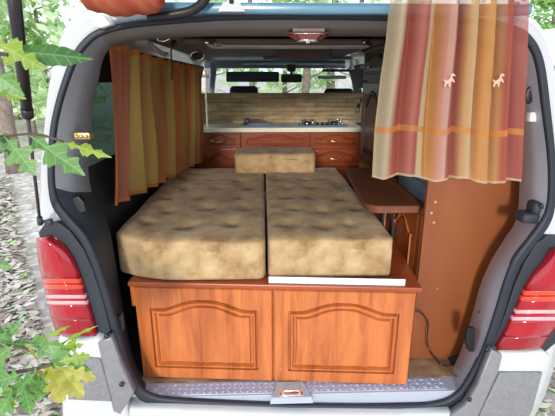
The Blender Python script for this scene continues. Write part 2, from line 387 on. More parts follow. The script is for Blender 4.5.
def litter():
    m, t, b = nm('dry_leaves'); g = t.nodes.new('ShaderNodeNewGeometry'); r = t.nodes.new('ShaderNodeValToRGB'); cr = r.color_ramp
    cr.elements[0].position = 0; cr.elements[0].color = (.20, .15, .12, 1); cr.elements[1].position = 1; cr.elements[1].color = (.66, .58, .55, 1)
    for p, c in ((.25, (.36, .27, .22)), (.5, (.50, .42, .38)), (.75, (.58, .50, .47)), (.86, (.28, .42, .16))):
        e = cr.elements.new(p); e.color = (*c, 1)
    t.links.new(g.outputs['Random Per Island'], r.inputs[0]); t.links.new(r.outputs[0], b.inputs['Base Color']); b.inputs['Roughness'].default_value = .8
    V = []; F = []; rnd = random.Random(3)
    def lf(x, y, s):
        a = rnd.uniform(0, 6.28); c, d = math.cos(a)*s, math.sin(a)*s; z = rnd.uniform(-.03, .02); q = rnd.uniform(-.5, .5)*s
        n = len(V)
        V.extend([(x-c, y-d, z), (x-d*.45, y+c*.45, z+abs(q)*.5), (x+c, y+d, z+abs(q)), (x+d*.45, y-c*.45, z+.3*abs(q))]); F.append((n, n+1, n+2, n+3))
    for i in range(9000):
        D = rnd.uniform(.9, 2.6)**2*1.1
        lf(-rnd.uniform(.6, .85)*D-.1+(0), D-1.24, rnd.uniform(.018, .045)*(1+.12*D))
    for i in range(2500):
        D = rnd.uniform(1., 4)
        lf(CAM.x+rnd.uniform(.58, .95)*D, D-1.24, rnd.uniform(.018, .045))
    V = [v for v in V]
    o = ob('leaf_litter', V, F, m); o['kind'] = 'stuff'; o['label'] = 'pale dry leaves scattered over the forest floor'; o['category'] = 'leaves'
litter()

def tree(x, y, h, r, crown, label, mat, seed, nleaf=1800, z0=1.0, zk=.9, group=None, ls=.11, lean=0):
    rnd = random.Random(seed)
    t = thing('forest_tree', label, 'tree', (x, y, -.05), group)
    P = [(x+lean*i/8*h*.1+rnd.uniform(-.04, .04)*(i > 0), y+rnd.uniform(-.04, .04)*(i > 0), -.1+h*i/8) for i in range(9)]
    g = G().tube(P, [r*(1-.09*i)*(1.35 if i == 0 else 1) for i in range(9)], 10)
    for k in range(9):
        a = rnd.uniform(0, 6.28); zz = rnd.uniform(z0+.3, h*.8); L = rnd.uniform(.4, .9)*crown
        i = min(8, int(zz/h*8)); p = Vector(P[i])
        g.tube([p, p+Vector((math.cos(a)*L*.5, math.sin(a)*L*.5, .15*L)), p+Vector((math.cos(a)*L, math.sin(a)*L, .45*L))], [r*.3, r*.18, r*.06], 5)
    g.build('trunk', M['bark'], t, True)
    V = []; F = []; cl = [(rnd.gauss(0, .5)*crown, rnd.gauss(0, .5)*crown, z0+(h-z0)*rnd.random()**zk) for _ in range(max(8, nleaf//28))]
    for _ in range(nleaf):
        cx, cy, cz = rnd.choice(cl)
        p = Vector((x+cx+rnd.gauss(0, .22), y+cy+rnd.gauss(0, .22), max(.15, cz+rnd.gauss(0, .14)))); s = ls*rnd.uniform(.6, 1.3)
        q = Euler((rnd.uniform(-.9, .9), rnd.uniform(-.9, .9), rnd.uniform(0, 6.28))).to_matrix(); n = len(V)
        for a, b_ in ((-1, 0), (-.2, .5), (1, 0), (-.2, -.5)): V.append(p + q @ Vector((a*s, b_*s, .0)))
        F.append((n, n+1, n+2, n+3))
    ob('foliage', V, F, mat, t)
    return t
def xr(u, D): return CAM.x + (u-263)/425*D/1.03
TL = [ # u, D, h, r, crown, mat, label
 (9, 8.0, 6.5, .13, 1.0, 'fol2', 'greyish trunk tree nearest at the far left, behind the gas strut', 1400, 2.6),
 (34, 12.0, 7, .06, 1.3, 'fol2', 'thin young tree just right of the gas strut', 1800, .6),
 (-6, 14.0, 8, .10, 1.8, 'fol', 'leafy tree at the left edge of the photo, beyond the nearest trunk', 2400, .5),
 (52, 16.0, 8, .09, 1.8, 'fol', 'leafy tree farthest back, beside the left edge of the camper van', 2400, .4),
 (20, 18.0, 9, .12, 2.4, 'fol2', 'broad tree with leaves coloured overexposed at the back between strut and left picture edge', 3000, .3),
 (208, 10.0, 7, .06, 1.2, 'fol2', 'slim tree seen at the left end of the windshield', 700, .8),
 (252, 13.0, 8, .10, 1.5, 'fol2', 'tree seen below the left sun visor through the windshield', 800, .8),
 (305, 12.0, 7, .13, 1.0, 'fol', 'tree with dark trunk seen right of the rear-view mirror', 600, 1.6),
 (331, 14.0, 8, .16, 1.2, 'fol2', 'thick trunk tree seen under the white sticker through the windshield', 700, 1.2),
 (356, 11.0, 7, .09, 1.2, 'fol2', 'tree seen at the right end of the windshield beside the walnut cabinet', 700, .8),
 (285, 19.0, 9, .12, 3.2, 'fol2', 'large tree with leaves coloured overexposed farthest back behind the rear-view mirror', 2200, .3),
 (545, 14.5, 8, .08, 1.3, 'fol', 'leafy green tree over the white parked van at top right', 3000, 1.5),
 (572, 17.0, 10, .12, 2.0, 'fol', 'tree rising behind the white parked van, beyond the right picture edge', 2600, 1.0),
]
for i, (u, D, h, r, cr_, mt, lb, nl, z0) in enumerate(TL):
    tree(xr(u, D), D-1.24, h, r, cr_, lb, M[mt], 50+i, nl, z0, ls=.10+.004*D)

# ================================================================ the camper van
K = [ # seal outer (A), body silhouette (O), seal inner (B), trim inner (C)
 ((290,12),(290,3),(290,20),(290,36)), ((220,13),(215,3),(220,21),(220,36)), ((165,17),(150,5),(165,25),(165,38)), ((125,22),(108,8),(127,29),(138,41)),
 ((98,29),(82,11),(102,36),(112,48)), ((82,41),(66,26),(89,46),(103,60)), ((71,58),(57,50),(78,61),(99,78)), ((61,85),(50,80),(68,87),(95,95)),
 ((54,110),(46,108),(61,111),(93,112)), ((50,133),(44,133),(57,133),(91,133)), ((48,165),(41,165),(55,165),(88,165)), ((49,190),(40,192),(56,188),(92,192)),
 ((53,207),(39,210),(61,203),(100,206)), ((64,222),(38,225),(72,217),(107,221)), ((80,240),(41,240),(88,236),(112,241)), ((92,265),(45,262),(100,262),(116,265)),
 ((102,295),(52,295),(110,293),(121,295)), ((112,330),(62,330),(119,328),(127,329)), ((120,360),(62,365),(127,357),(134,357)), ((130,385),(66,400),(136,379),(141,372)),
 ((145,402),(80,440),(149,392),(146,378)), ((180,406),(180,450),(182,398),(182,380)), ((290,411),(290,455),(290,403),(290,383)), ((400,412),(400,450),(400,404),(400,386)),
 ((440,409),(470,450),(437,401),(432,388)), ((462,400),(505,440),(455,393),(444,392)), ((475,383),(528,425),(467,377),(450,375)), ((490,352),(545,395),(481,349),(461,350)),
 ((503,315),(560,345),(494,311),(472,315)), ((512,285),(567,305),(503,281),(481,283)), ((522,262),(570,275),(513,257),(492,259)), ((538,240),(573,250),(529,236),(505,238)),
 ((550,222),(573,225),(542,217),(515,222)), ((555,200),(571,200),(547,197),(519,198)), ((555,160),(567,160),(547,160),(519,160)), ((550,110),(562,110),(541,110),(514,110)),
 ((543,60),(556,75),(534,62),(508,75)), ((530,35),(545,35),(522,41),(500,52)), ((510,24),(528,16),(503,31),(488,43)), ((470,17),(480,6),(465,24),(460,39)), ((380,13),(385,3),(380,21),(380,36))]
SUB = 4; NK = len(K)
def ring(j, D): return catmull([at(*k[j], D) for k in K], SUB, True)
A = ring(0, 1.235); O = ring(1, 1.30); B = ring(2, 1.235); C = ring(3, 1.36)
van = thing('camper_van', 'white camper van seen from behind with raised tailgate and open rear', 'van', (0, 1.5, 0))
def seg(rg, k0, k1):      # key k0..k1 of a ring (may wrap)
    n = len(rg); i0, i1 = k0*SUB, k1*SUB
    if i1 <= i0: i1 += n
    return [rg[i % n] for i in range(i0, i1+1)]
Vy = lambda p, dy: Vector((p.x, p.y+dy, p.z))
# outer rear face + sides with side window openings
mid = [a.lerp(o, .45)+Vector((0, -.02, 0)) for a, o in zip(A, O)]
mid2 = [a.lerp(o, .85)+Vector((0, -.005, 0)) for a, o in zip(A, O)]
ys = [0, .10, .28, 1.32, 1.75, 1.95, 2.75, 3.1]
rings = [[Vy(a, .02) for a in A], mid, mid2] + [[Vy(o, y) for o in O] for y in ys]
V, F = loft(rings, True); n = len(A); FF = []
for f in F:
    i = f[0]//n; k = (f[0] % n)/SUB
    left = 6 <= k < 11; right = 33 <= k < 37
    if (i in (5, 6, 8) and left) or (i in (6, 8) and right): continue
    FF.append(f)
fix(ob('body_panel', V, FF, M['paint'], van, True))
for (i, k0, k1) in ((5, 6, 11), (6, 6, 11), (8, 6, 11), (8, 33, 37), (6, 33, 37)):
    gm = M['dglass'] if i == 5 else M['glass']
    rr = [[rings[i][q] for q in range(k0*SUB, k1*SUB+1)], [rings[i+1][q] for q in range(k0*SUB, k1*SUB+1)]]
    ob('side_window', *loft(rr), gm, van, True)
# rubber door seal: a double lipped tube round the opening
sr = []
for q in range(14):
    t = 2*math.pi*q/14; cc = math.cos(t); dd = math.sin(t)
    sr.append([a.lerp(b, .5-.5*cc)+Vector((0, -.014*dd*(1-.45*math.exp(-((cc)*4)**2)), 0)) for a, b in zip(A, B)])
sr.append(sr[0]); fix(ob('door_seal', *loft(sr, True), M['seal'], van, True))
# trims between seal and load space
B2 = [Vy(b, .0) for b in B]
Cm = [b.lerp(c, .5)+Vector((0, -.025, 0)) for b, c in zip(B2, C)]
cx = sum((c.x for c in C))/len(C)
L = []
for c in C:
    s = -1 if c.x < cx else 1
    hx = min(1, abs(c.x-cx)/.35)
    up = max(0, min(1, (c.z-1.45)/.25)); low = max(0, min(1, (c.z-.555)/.02))
    L.append(Vector((c.x+s*.085*hx*low, c.y+.015, c.z+.075*up)))
def trim(name, k0, k1, mat, label=None):
    o = fix(ob(name, *loft([seg(B2, k0, k1), [Vy(p, .0) for p in seg(Cm, k0, k1)], seg(C, k0, k1), seg(L, k0, k1)]), mat, van, True))
    if label: o['label'] = label
trim('pillar_trim', 4, 11, M['greytrim'], 'light grey left pillar trim')
trim('lower_trim', 11, 20, M['navy'], 'dark blue-grey trim below the left pillar')
trim('header_trim', 37, 4, M['headtrim'])
trim('pillar_trim', 24, 37, M['metaltrim'], 'pale grey painted right pillar')
# interior lining
st = [0, .3, 1.24, 1.69, 1.87, 2.68, 2.95]
Lr = [[Vy(p, y) for p in L] for y in st]
n = len(L)
def lining(name, k0, k1, mat, skipwin=None):
    rr = [seg(r_, k0, k1) for r_ in Lr]; V, F = loft(rr); m_ = len(rr[0]); out = []
    for f in F:
        i = f[0]//m_; k = k0+(f[0] % m_)/SUB
        if skipwin and i in skipwin[0] and skipwin[1] <= k < skipwin[2]: continue
        out.append(f)
    return fix(ob(name, V, out, mat, van, True))
lining('headliner', 37, 5, M['headliner'])
lining('side_lining', 5, 11, M['lining'], ((0, 1, 2, 4), 7, 10.5))
lining('side_lining', 11, 20, M['lining'])
lining('side_lining', 26, 37, M['lining'], ((2, 4), 33, 35))
G().box((-.62, .08, .525), (.86, 2.2, .547), 0).build('load_floor', M['lino'], van)
# cab front with windshield
fy = 3.30
wl, wr = at(213, 80, 4.55).x, at(372, 80, 4.55).x
wt, wb = at(290, 68.5, 4.55).z, 1.12
fr = G()
xo0, xo1 = -.85, 1.02
fr.box((xo0, fy-.03, wb-.75), (xo1, fy+.03, wb)); fr.box((xo0, fy-.03, wt), (xo1, fy+.03, wt+.16), .01)
fr.box((wr, fy-.03, wb), (xo1, fy+.03, wt)); fr.build('cab_frame', M['greytrim'], van)
G().tube([(wl-.02, fy-.02, wb), (wl-.015, fy-.06, 1.5), (wl+.03, fy-.12, wt+.05)], .035, 10).build('windshield_pillar', M['metaltrim'], van, True)
G().tube([(wr+.02, fy-.02, wb), (wr, fy-.1, wt+.05)], .04, 10).build('windshield_pillar', M['metaltrim'], van, True)
G().box((xo0, 2.7, wt+.075), (xo1, 3.34, wt+.13), .02).build('cab_headliner', M['metaltrim'], van)
ob('windshield', [(wl, fy, wb), (wr, fy, wb), (wr, fy-.06, wt), (wl, fy-.06, wt)], [(0, 1, 2, 3)], M['glass'], van)
G().box((xo0, 2.95, .9), (xo1, 3.28, 1.16), .04).build('dashboard', M['teal'], van, True)
# hood outside
G().box((-.85, 3.33, .35), (1.02, 4.1, .98), .12, seg=5).build('bonnet', M['paint'], van, True)
def visor(u0, v0, u1, v1, D):
    a, b = at(u0, v0, D), at(u1, v1, D)
    g = G().box((a.x, a.y-.012, b.z), (b.x, a.y+.012, a.z), .011); g.tube([(a.x+.02, a.y, a.z), (a.x+.01, a.y, a.z+.03)], .006, 6)
    g.build('sun_visor', M['teal'], van, True)
visor(226, 71.5, 279, 82, 4.35); visor(322, 69, 364, 72, 4.35)
a, b = at(281, 74, 4.3), at(302, 82.5, 4.3)
g = G().box((a.x, a.y-.02, b.z), (b.x, a.y+.02, a.z), .018, seg=4); g.tube([((a.x+b.x)/2, a.y+.02, (a.z+b.z)/2), ((a.x+b.x)/2, a.y+.08, a.z+.06)], .012, 8); g.box((a.x+.06, a.y-.0, a.z+.02), (b.x-.06, a.y+.06, a.z+.12), .02)
g.build('rear_view_mirror', M['teal'], van, True)
a, b = at(318, 75.5, 4.4), at(346, 79, 4.4); G().box((a.x, a.y, b.z), (b.x, a.y+.003, a.z)).build('windshield_sticker', M['paper'], van)
# wheels and underside for the sideways look
for x in (-.68, .84):
    for y in (.62, 3.35):
        wg = G().lathe([(.2, -.09), (.3, -.09), (.325, -.06), (.325, .06), (.3, .09), (.2, .09)], (x, y, .30), 28, 'X'); wg.build('wheel', M['black'], van, True)
# tail lights
def band(edgeL, edgeR, v0, v1, D0=1.215, bulge=.03, outer=-1, N=8, Mv=6):
    def ex(E, v):
        for (xa, va), (xb, vb) in zip(E, E[1:]):
            if va <= v <= vb: return xa+(xb-xa)*(v-va)/(vb-va)
        return E[0][0] if v < E[0][1] else E[-1][0]
    V = []; F = []
    for j in range(Mv+1):
        v = v0+(v1-v0)*j/Mv
        for i in range(N+1):
            s = i/N; q = s if outer < 0 else 1-s
            d = D0-bulge*math.sin(math.pi*min(1, .25+.75*q))+.05*(1-q)**3
            V.append(at(ex(edgeL, v)+(ex(edgeR, v)-ex(edgeL, v))*s, v, d))
    for j in range(Mv):
        for i in range(N): a_ = j*(N+1)+i; F.append((a_, a_+1, a_+N+2, a_+N+1))
    m_ = len(V); V += [Vy(p, .03) for p in V]
    F += [tuple(i+m_ for i in f[::-1]) for f in F]
    bd = [i for i in range(N+1)] + [j*(N+1)+N for j in range(1, Mv+1)] + [Mv*(N+1)+i for i in range(N-1, -1, -1)] + [j*(N+1) for j in range(Mv-1, 0, -1)]
    for i in range(len(bd)): p, q = bd[i], bd[(i+1) % len(bd)]; F.append((p, q, q+m_, p+m_))
    return V, F
def taillight(EL, ER, cuts, outer, hpts):
    h = prism([at(u, v, 1.232) for u, v in hpts], .05, .004).build('lamp_housing', M['navy'], van)
    tl = bpy.data.objects.new('tail_light', None); COL.objects.link(tl); tl.parent = van
    for (v0, v1, mt) in cuts:
        nm_ = 'reflector_band' if mt == 'lwhite' else 'lens'
        fix(ob(nm_, *band(EL, ER, v0, v1, outer=outer), M[mt], tl, True))
taillight([(36, 238), (36.5, 245), (38, 262), (44, 290), (50, 315), (57, 337)], [(50, 238), (62, 245), (72, 260), (79, 277), (86, 300), (92, 320), (96, 334)],
          [(239, 279, 'lredtop'), (279, 283, 'lorange'), (283, 285, 'lredtop'), (285, 289, 'lorange'), (289, 295, 'lredtop'), (295, 298.5, 'lwhite'), (298.5, 301, 'lredtop'), (301, 304.5, 'lwhite'), (304.5, 319, 'lredtop'), (319, 336, 'ldark')],
          -1, [(38, 233), (44, 224), (58, 222), (70, 231), (84, 250), (93, 270), (102, 297), (111, 331), (104, 337), (66, 338), (57, 315), (49, 280), (44, 250)])
taillight([(556, 245), (546, 262), (534, 276), (526, 290), (516, 313), (507, 332), (497, 349)], [(572, 245), (575, 300), (562, 325), (554, 335), (544, 350)],
          [(251, 291, 'lredtop'), (291, 295, 'lorange'), (295, 297, 'lredtop'), (297, 301, 'lorange'), (301, 310, 'lredtop'), (310, 313.5, 'lwhite'), (313.5, 317, 'lredtop'), (317, 320.5, 'lwhite'), (320.5, 337, 'lredtop'), (337, 350, 'ldark')],
          1, [(566, 236), (548, 236), (536, 244), (524, 264), (514, 287), (505, 315), (493, 345), (500, 352), (546, 352), (560, 340), (574, 300), (577, 245)])
# bumper corners
def panel(name, pts, D, th, mt, bev=.01, label=None):
    o = prism([at(u, v, D) for u, v in pts], th, bev).build(name, M[mt], van, True)
    if label: o['label'] = label
panel('bumper_corner', [(57, 339), (80, 341), (96, 338), (106, 342), (116, 372), (128, 412), (140, 460), (62, 460), (60, 400)], 1.20, .15, 'paint', .02)
panel('bumper_insert', [(66, 356), (100, 359), (112, 402), (68, 400)], 1.193, .02, 'bumpgrey', .004, 'dusty grey insert in the left bumper corner')
panel('corner_filler', [(97, 343), (111, 337), (121, 365), (134, 393), (120, 415), (113, 412)], 1.197, .04, 'silver', .006)
panel('bumper_corner', [(496, 353), (545, 353), (552, 357), (545, 380), (536, 405), (520, 440), (470, 460), (455, 420), (468, 408), (482, 388), (494, 360)], 1.20, .15, 'paint', .02)
panel('bumper_insert', [(500, 373), (543, 373), (533, 410), (520, 440), (468, 440)], 1.19, .02, 'bumpgrey', .004, 'dusty grey insert in the right bumper corner')
panel('corner_filler', [(492, 350), (503, 356), (499, 372), (468, 440), (452, 440), (449, 418), (466, 406), (478, 386)], 1.188, .03, 'silver', .006)
panel('bumper_beam', [(128, 410), (180, 411), (290, 415), (400, 416), (452, 414), (458, 470), (126, 470)], 1.19, .1, 'paint', .02)
for u, v in ((107, 336), (122, 384), (487, 349), (469, 399)):
    p = at(u, v, 1.19); G().lathe([(.008, 0), (.009, .004), (.006, .007)], p, 10, 'Y').build('rubber_stop', M['black'], van, True)
# sill plate
ya, yb = .0, .13
pl = [atz(139, 398, .545), atz(450, 408, .545)]
x0, x1 = at(146, 395, 1.25).x, at(452, 398, 1.25).x
G().box((x0-.03, .004, .50), (x1+.05, .08, .5455), .002).build('sill', M['metaltrim'], van)
g = G(); g.box((x0+.01, .012, .5455), (x1-.02, .072, .548), .001)
for side in (0,):
    nx = int((x1-x0)/.022); 
    for i in range(nx):
        for j in range(3):
            px_ = x0+.025+i*.022; py_ = .021+j*.020
            if px_ > x1-.03: continue
            a_ = R(45 if (i+j) % 2 else -45); T = Matrix.Translation((px_, py_, .548)) @ Matrix.Rotation(a_, 4, 'Z')
            g.add([(-.0095, 0, 0), (0, -.0028, 0), (.0095, 0, 0), (0, .0028, 0), (-.004, 0, .0034), (.004, 0, .0034)], [(0, 1, 4), (1, 5, 4), (1, 2, 5), (2, 3, 5), (3, 4, 5), (3, 0, 4)], T)
g.build('checker_plate', M['alu'], van)
# striker tray
c0 = at(291, 396, 1.25); g = G()
g.add([(c0.x-.07,-.018,.553),(c0.x+.07,-.018,.553),(c0.x+.045,.058,.556),(c0.x-.045,.058,.556),(c0.x-.075,-.022,.53),(c0.x+.075,-.022,.53),(c0.x+.052,.065,.53),(c0.x-.052,.065,.53)],[(0,1,2,3),(7,6,5,4),(0,4,5,1),(1,5,6,2),(2,6,7,3),(3,7,4,0)]); sk = g.build('latch_tray', M['metaltrim'], van)
g = G(); g.tube([(c0.x-.03, .0, .552), (c0.x-.03, .0, .562), (c0.x-.02, .0, .566), (c0.x+.02, .0, .566), (c0.x+.03, .0, .562), (c0.x+.03, .0, .552)], .004, 8)
g.box((c0.x-.042, -.012, .551), (c0.x+.042, .022, .5545), .0015); g.build('latch_striker', M['chrome'], van, True)
# right pillar fittings
a = at(530, 213, 1.27); g = G().box((a.x-.038, a.y-.03, a.z-.028), (a.x+.015, a.y+.03, a.z+.005), .009); g.box((a.x-.002, a.y-.02, a.z-.01), (a.x+.034, a.y+.03, a.z+.04), .012)
g.tube([(a.x+.012, a.y-.022, a.z+.035), (a.x+.03, a.y-.024, a.z+.02)], .006, 8); g.build('door_buffer', M['navy'], van, True)
a = at(529, 95, 1.27); G().lathe([(.012, 0), (.0135, .004), (.010, .006)], (0, 0, 0), 16, 'Y').build('oval_grommet', M['black'], van, True, T=Matrix.Translation(a) @ Matrix.Diagonal((1, 1, 2, 1)))
a = at(533, 117, 1.265); G().box((a.x-.011, a.y-.006, a.z-.014), (a.x+.011, a.y+.02, a.z+.014), .004).build('light_switch', M['strip'], van, True)
a = at(475, 340, 1.27); prism([at(u, v, 1.262) for u, v in ((468, 328), (476, 330), (474, 352), (469, 352), (466, 342))], .02, .003).build('drain_flap', M['black'], van)
for u, v in ((479, 312), (456, 376)):
    a = at(u, v, 1.27); G().lathe([(.005, 0), (.004, .003), (.002, .004)], a, 8, 'Y').build('screw', M['black'], van)
# left pillar fittings
a = at(82, 136, 1.262); g = G().box((a.x-.024, a.y-.004, a.z-.011), (a.x+.024, a.y+.03, a.z+.011), .004)
for dx in (-.014, 0, .014): g.lathe([(.006, 0), (.0045, .006), (.002, .007)], (a.x+dx, a.y-.004, a.z), 10, 'Y')
g.build('striker_plate', M['brass'], van, True)
prism([at(u, v, 1.268) for u, v in ((72, 198), (78, 196), (84, 203), (86, 212), (80, 214), (73, 208))], .02, .004).build('latch_catch', M['black'], van)
prism([at(u, v, 1.262) for u, v in ((114, 318), (121, 315), (123, 330), (118, 342), (113, 332))], .02, .003).build('drain_flap', M['teal'], van)
# tailgate: raised, hinged over the opening
tg = [at(182, 13.5, 1.17), at(392, 13.5, 1.17)]
zt0, zt1 = tg[0].z, at(290, 2.5, 1.17).z
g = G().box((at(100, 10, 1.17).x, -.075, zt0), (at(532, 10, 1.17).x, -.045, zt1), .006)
g.build('tailgate_rail', M['blue'], van, True)['label'] = 'tailgate rail with the sky reflection painted in as blue-grey'  # sky reflection put into the rail's base colour
a = at(232, 9, 1.155); g = G().add([(a.x-.033, -.1, zt0+.001), (a.x+.033, -.1, zt0+.001), (a.x+.02, -.1, zt0+.022), (a.x-.02, -.1, zt0+.022), (a.x-.033, -.07, zt0+.001), (a.x+.033, -.07, zt0+.001), (a.x+.02, -.07, zt0+.022), (a.x-.02, -.07, zt0+.022)],
 [(0, 1, 2, 3), (7, 6, 5, 4), (0, 4, 5, 1), (1, 5, 6, 2), (2, 6, 7, 3), (3, 7, 4, 0)])
g.build('brake_lamp_cover', M['metaltrim'], van)
G().tube([(a.x, -.1, zt0+.02), (a.x+.002, -.11, zt0+.05)], .006, 8).build('washer_pipe', M['black'], van)
def tp(s, x): return Vector((x, -.06-.95*s, zt1+.01+.36*s))
xa, xb = -.66, .86
for s0, s1, xx0, xx1 in ((.62, 1.0, xa, xb), (.02, .62, xa, xa+.12), (.02, .62, xb-.12, xb)):
    V = [tp(s0, xx0), tp(s0, xx1), tp(s1, xx1), tp(s1, xx0)]; V += [v+Vector((0, .012, .04)) for v in V]
    fix(ob('tailgate_frame', V, [(0, 1, 2, 3), (7, 6, 5, 4), (0, 4, 5, 1), (1, 5, 6, 2), (2, 6, 7, 3), (3, 7, 4, 0)], M['greytrim'], van))
V = [tp(.01, xa+.1), tp(.01, xb-.1), tp(.63, xb-.1), tp(.63, xa+.1)]; V = [v+Vector((0, .006, .02)) for v in V]
ob('tailgate_glass', V, [(0, 1, 2, 3)], M['pglass'], van)
# gas strut
P0, P1 = at(40, 222, 1.20), at(9, -45, .78)
def tfor(v):
    lo, hi = 0, 1
    for _ in range(30):
        m_ = (lo+hi)/2
        if proj(P0.lerp(P1, m_))[1] > v: lo = m_
        else: hi = m_
    return P0.lerp(P1, lo)
pm = tfor(113)
G().tube([P0, pm], .0042, 10).tube([P0+Vector((0, 0, -.006)), P0.lerp(P1, .03)], .008, 8).tube([P0, P0+Vector((.03, .01, 0))], .006, 8).lathe([(.002, -.01), (.010, -.006), (.011, 0), (.010, .006), (.002, .01)], P0+Vector((.028, 0, 0)), 12, 'X').build('strut_rod', M['teal'], van, True)
G().tube([pm, P1], .0115, 14).tube([tfor(116), tfor(108)], .0125, 14).build('gas_strut', M['black'], van, True)
P1b = P1.copy(); P1b.x = 2*.10-P1.x; P0b = P0.copy(); P0b.x = .86
pmb = P0b.lerp(P1b, .42)
G().tube([P0b, pmb], .0042, 10).build('strut_rod', M['teal'], van, True); G().tube([pmb, P1b], .0115, 14).build('gas_strut', M['black'], van, True)
# hinge cover with cable at the top left
g = G(); cpt = catmull([at(212, -14, 1.13), at(203, 2, 1.14), at(190, 11, 1.15), at(168, 15, 1.155), at(148, 17, 1.16)], 5); g.tube(cpt, [.012]*len(cpt), 8); g.build('hinge_cover', M['black'], van, True)
panel('hinge_cover', [(92, 14), (101, 12), (108, 18), (112, 24), (100, 28), (90, 25)], 1.195, .03, 'strip', .006)

# interior roof details (parts of the van)
def ceil(u, v, z): return atz(u, v, z)
zc = 1.775
a, b = atz(208, 45.5, zc), atz(370, 45.5, zc)
G().box((a.x, a.y-.03, zc-.006), (b.x, a.y+.14, zc+.03), .004).build('roof_rib', M['strip'], van)['label'] = 'rib across the roof, coloured white to imitate reflected skylight'  # white colour imitates skylight reflected along the rib
for u in (213, 366):
    p = atz(u, 46, zc-.01); G().tube([(p.x-.03, p.y-.08, zc+.002), (p.x+.03, p.y+.04, zc+.002)], .012, 8).build('rib_bracket', M['chrome'], van, True)
G().box((-.5, .95, 1.775), (.75, 1.05, 1.80), .01).build('roof_rib', M['headliner'], van)
a, b = at(277, 52, 3.1), at(331, 60, 3.1)
G().box((a.x, a.y-.05, b.z), (b.x, a.y+.14, a.z+.03), .02, seg=3).build('overhead_console', M['headliner'], van, True)
a, b = at(263, 56, 3.12), at(352, 59.5, 3.12); G().box((a.x, a.y, b.z), (b.x, a.y+.05, a.z), .008).build('console_bar', M['headtrim'], van, True)
a, b = at(242, 60.5, 3.75), at(345, 64, 3.75); G().box((a.x, a.y-.02, b.z), (b.x, a.y+.1, a.z), .01).build('roof_vent', M['blue'], van, True)['label'] = 'dark blue roof vent strip near the windshield'
g = G(); p = at(197, 56, 2.5)
for q in range(1):
    ringp = [p+Vector((.036*math.cos(t), 0, .022*math.sin(t))) for t in [2*math.pi*i/24 for i in range(25)]]; g.tube(ringp, .006, 8)
g.build('reading_lamp', M['chrome'], van, True); 
G().box((p.x-.03, p.y+.002, p.z-.018), (p.x+.03, p.y+.06, p.z+.018), .01).build('reading_lamp_base', M['teal'], van)
g = G(); cc = catmull([at(150, 43, 1.75), at(151, 45, 1.75), at(157, 50, 1.78), at(165, 55, 1.84), at(167, 53.5, 1.84)], 4); g.tube(cc, .009, 8); g.build('grab_handle', M['greytrim'], van, True)
g = G(); p = at(174, 43, 1.9); g.lathe([(.004, -.012), (.013, -.006), (.014, 0), (.011, .008), (.003, .012)], p, 12); g.tube(catmull([p, at(171, 52, 1.9), at(172, 64, 1.9), at(172, 80, 1.9)], 3), .0035, 6); g.build('hook_with_cord', M['black'], van, True)
g = G(); p = at(167, 37.5, 1.7)
g.tube(catmull([at(158, 36, 1.7), at(158, 40, 1.7), at(164, 41, 1.7), at(170, 38, 1.7)], 3), .0045, 6); g.build('coat_hook', M['chrome'], van, True)

# ================================================================ furniture and things inside
# ceiling lamp
p = at(308, 37, 1.30); lm = thing('ceiling_lamp', 'diamond-shaped ceiling lamp with glossy red-brown faces under the van roof', 'lamp', (p.x, p.y, p.z))
V = []; Nn = 6
def hexr(sx, sy, z): return [Vector((p.x+x*sx, p.y+y*sy, p.z+z)) for x, y in ((-1, 0), (-.55, -1), (.55, -1), (1, 0), (.55, 1), (-.55, 1))]
Vv, Ff = loft([hexr(.058, .032, .012), hexr(.062, .034, .006), hexr(.034, .018, -.010)], True); Ff.append(tuple(range(12, 18)))
fix(ob('lamp_shade', Vv, Ff, plain('glossy_red_brown', (.20, .05, .035), .12, coat=.8), lm))
g = G().tube([*hexr(.063, .035, .006), hexr(.063, .035, .006)[0]], .0018, 6).tube([*hexr(.035, .019, -.010), hexr(.035, .019, -.010)[0]], .0024, 6)
g.lathe([(.012, 0), (.010, -.006), (.003, -.009)], (p.x, p.y, p.z-.010), 12); g.build('metal_rim', M['chrome'], lm, True)
G().box((p.x-.045, p.y-.02, p.z+.012), (p.x+.045, p.y+.03, 1.80), .002).build('lamp_base', M['headliner'], lm)

# bed box
Lp = atz(142, 378, .548); Rp = atz(408, 386, .548)
ang = math.atan2(Rp.y-Lp.y, Rp.x-Lp.x); W = (Rp-Lp).length; H = .397
TB = Matrix.Translation(Lp) @ Matrix.Rotation(ang, 4, 'Z')
bed = thing('storage_bench', 'cherry wood bed box with two arched panel fronts, under the velour cushions', 'bench', Lp)
G().box((0.004, .018, 0), (W-.004, 1.25, H-.018), 0).build('body', M['cherry'], bed, T=TB)
G().box((-.012, -.008, H-.018), (W+.012, 1.26, H), .004).build('top_board', M['red'], bed, T=TB)['label'] = 'reddish edged top board'
G().box((-.010, .004, H-.10), (.010, .03, H-.019), .002).build('side_batten', M['cherry'], bed, T=TB)
for x0_, x1_ in ((.004, W/2-.003), (W/2+.003, W-.004)):
    front('door', x1_-x0_, H-.026, M['cherry'], bed, TB @ Matrix.Translation((x0_, 0, .003)), mx=.050, mb=.045, mt=.044, hump=.036, groove=.009)
ms = TB @ Matrix.Translation((W*.485, .004, H+.0005))
g = G().box((0, 0, 0), (W*.47, .003, .024), .0008).box((0, 0, 0), (W*.47, .022, .003), .0008)
tag(g.build('metal_strip', M['strip'], T=ms), 'white L-shaped metal strip lying along the front edge of the bed box', 'strip')

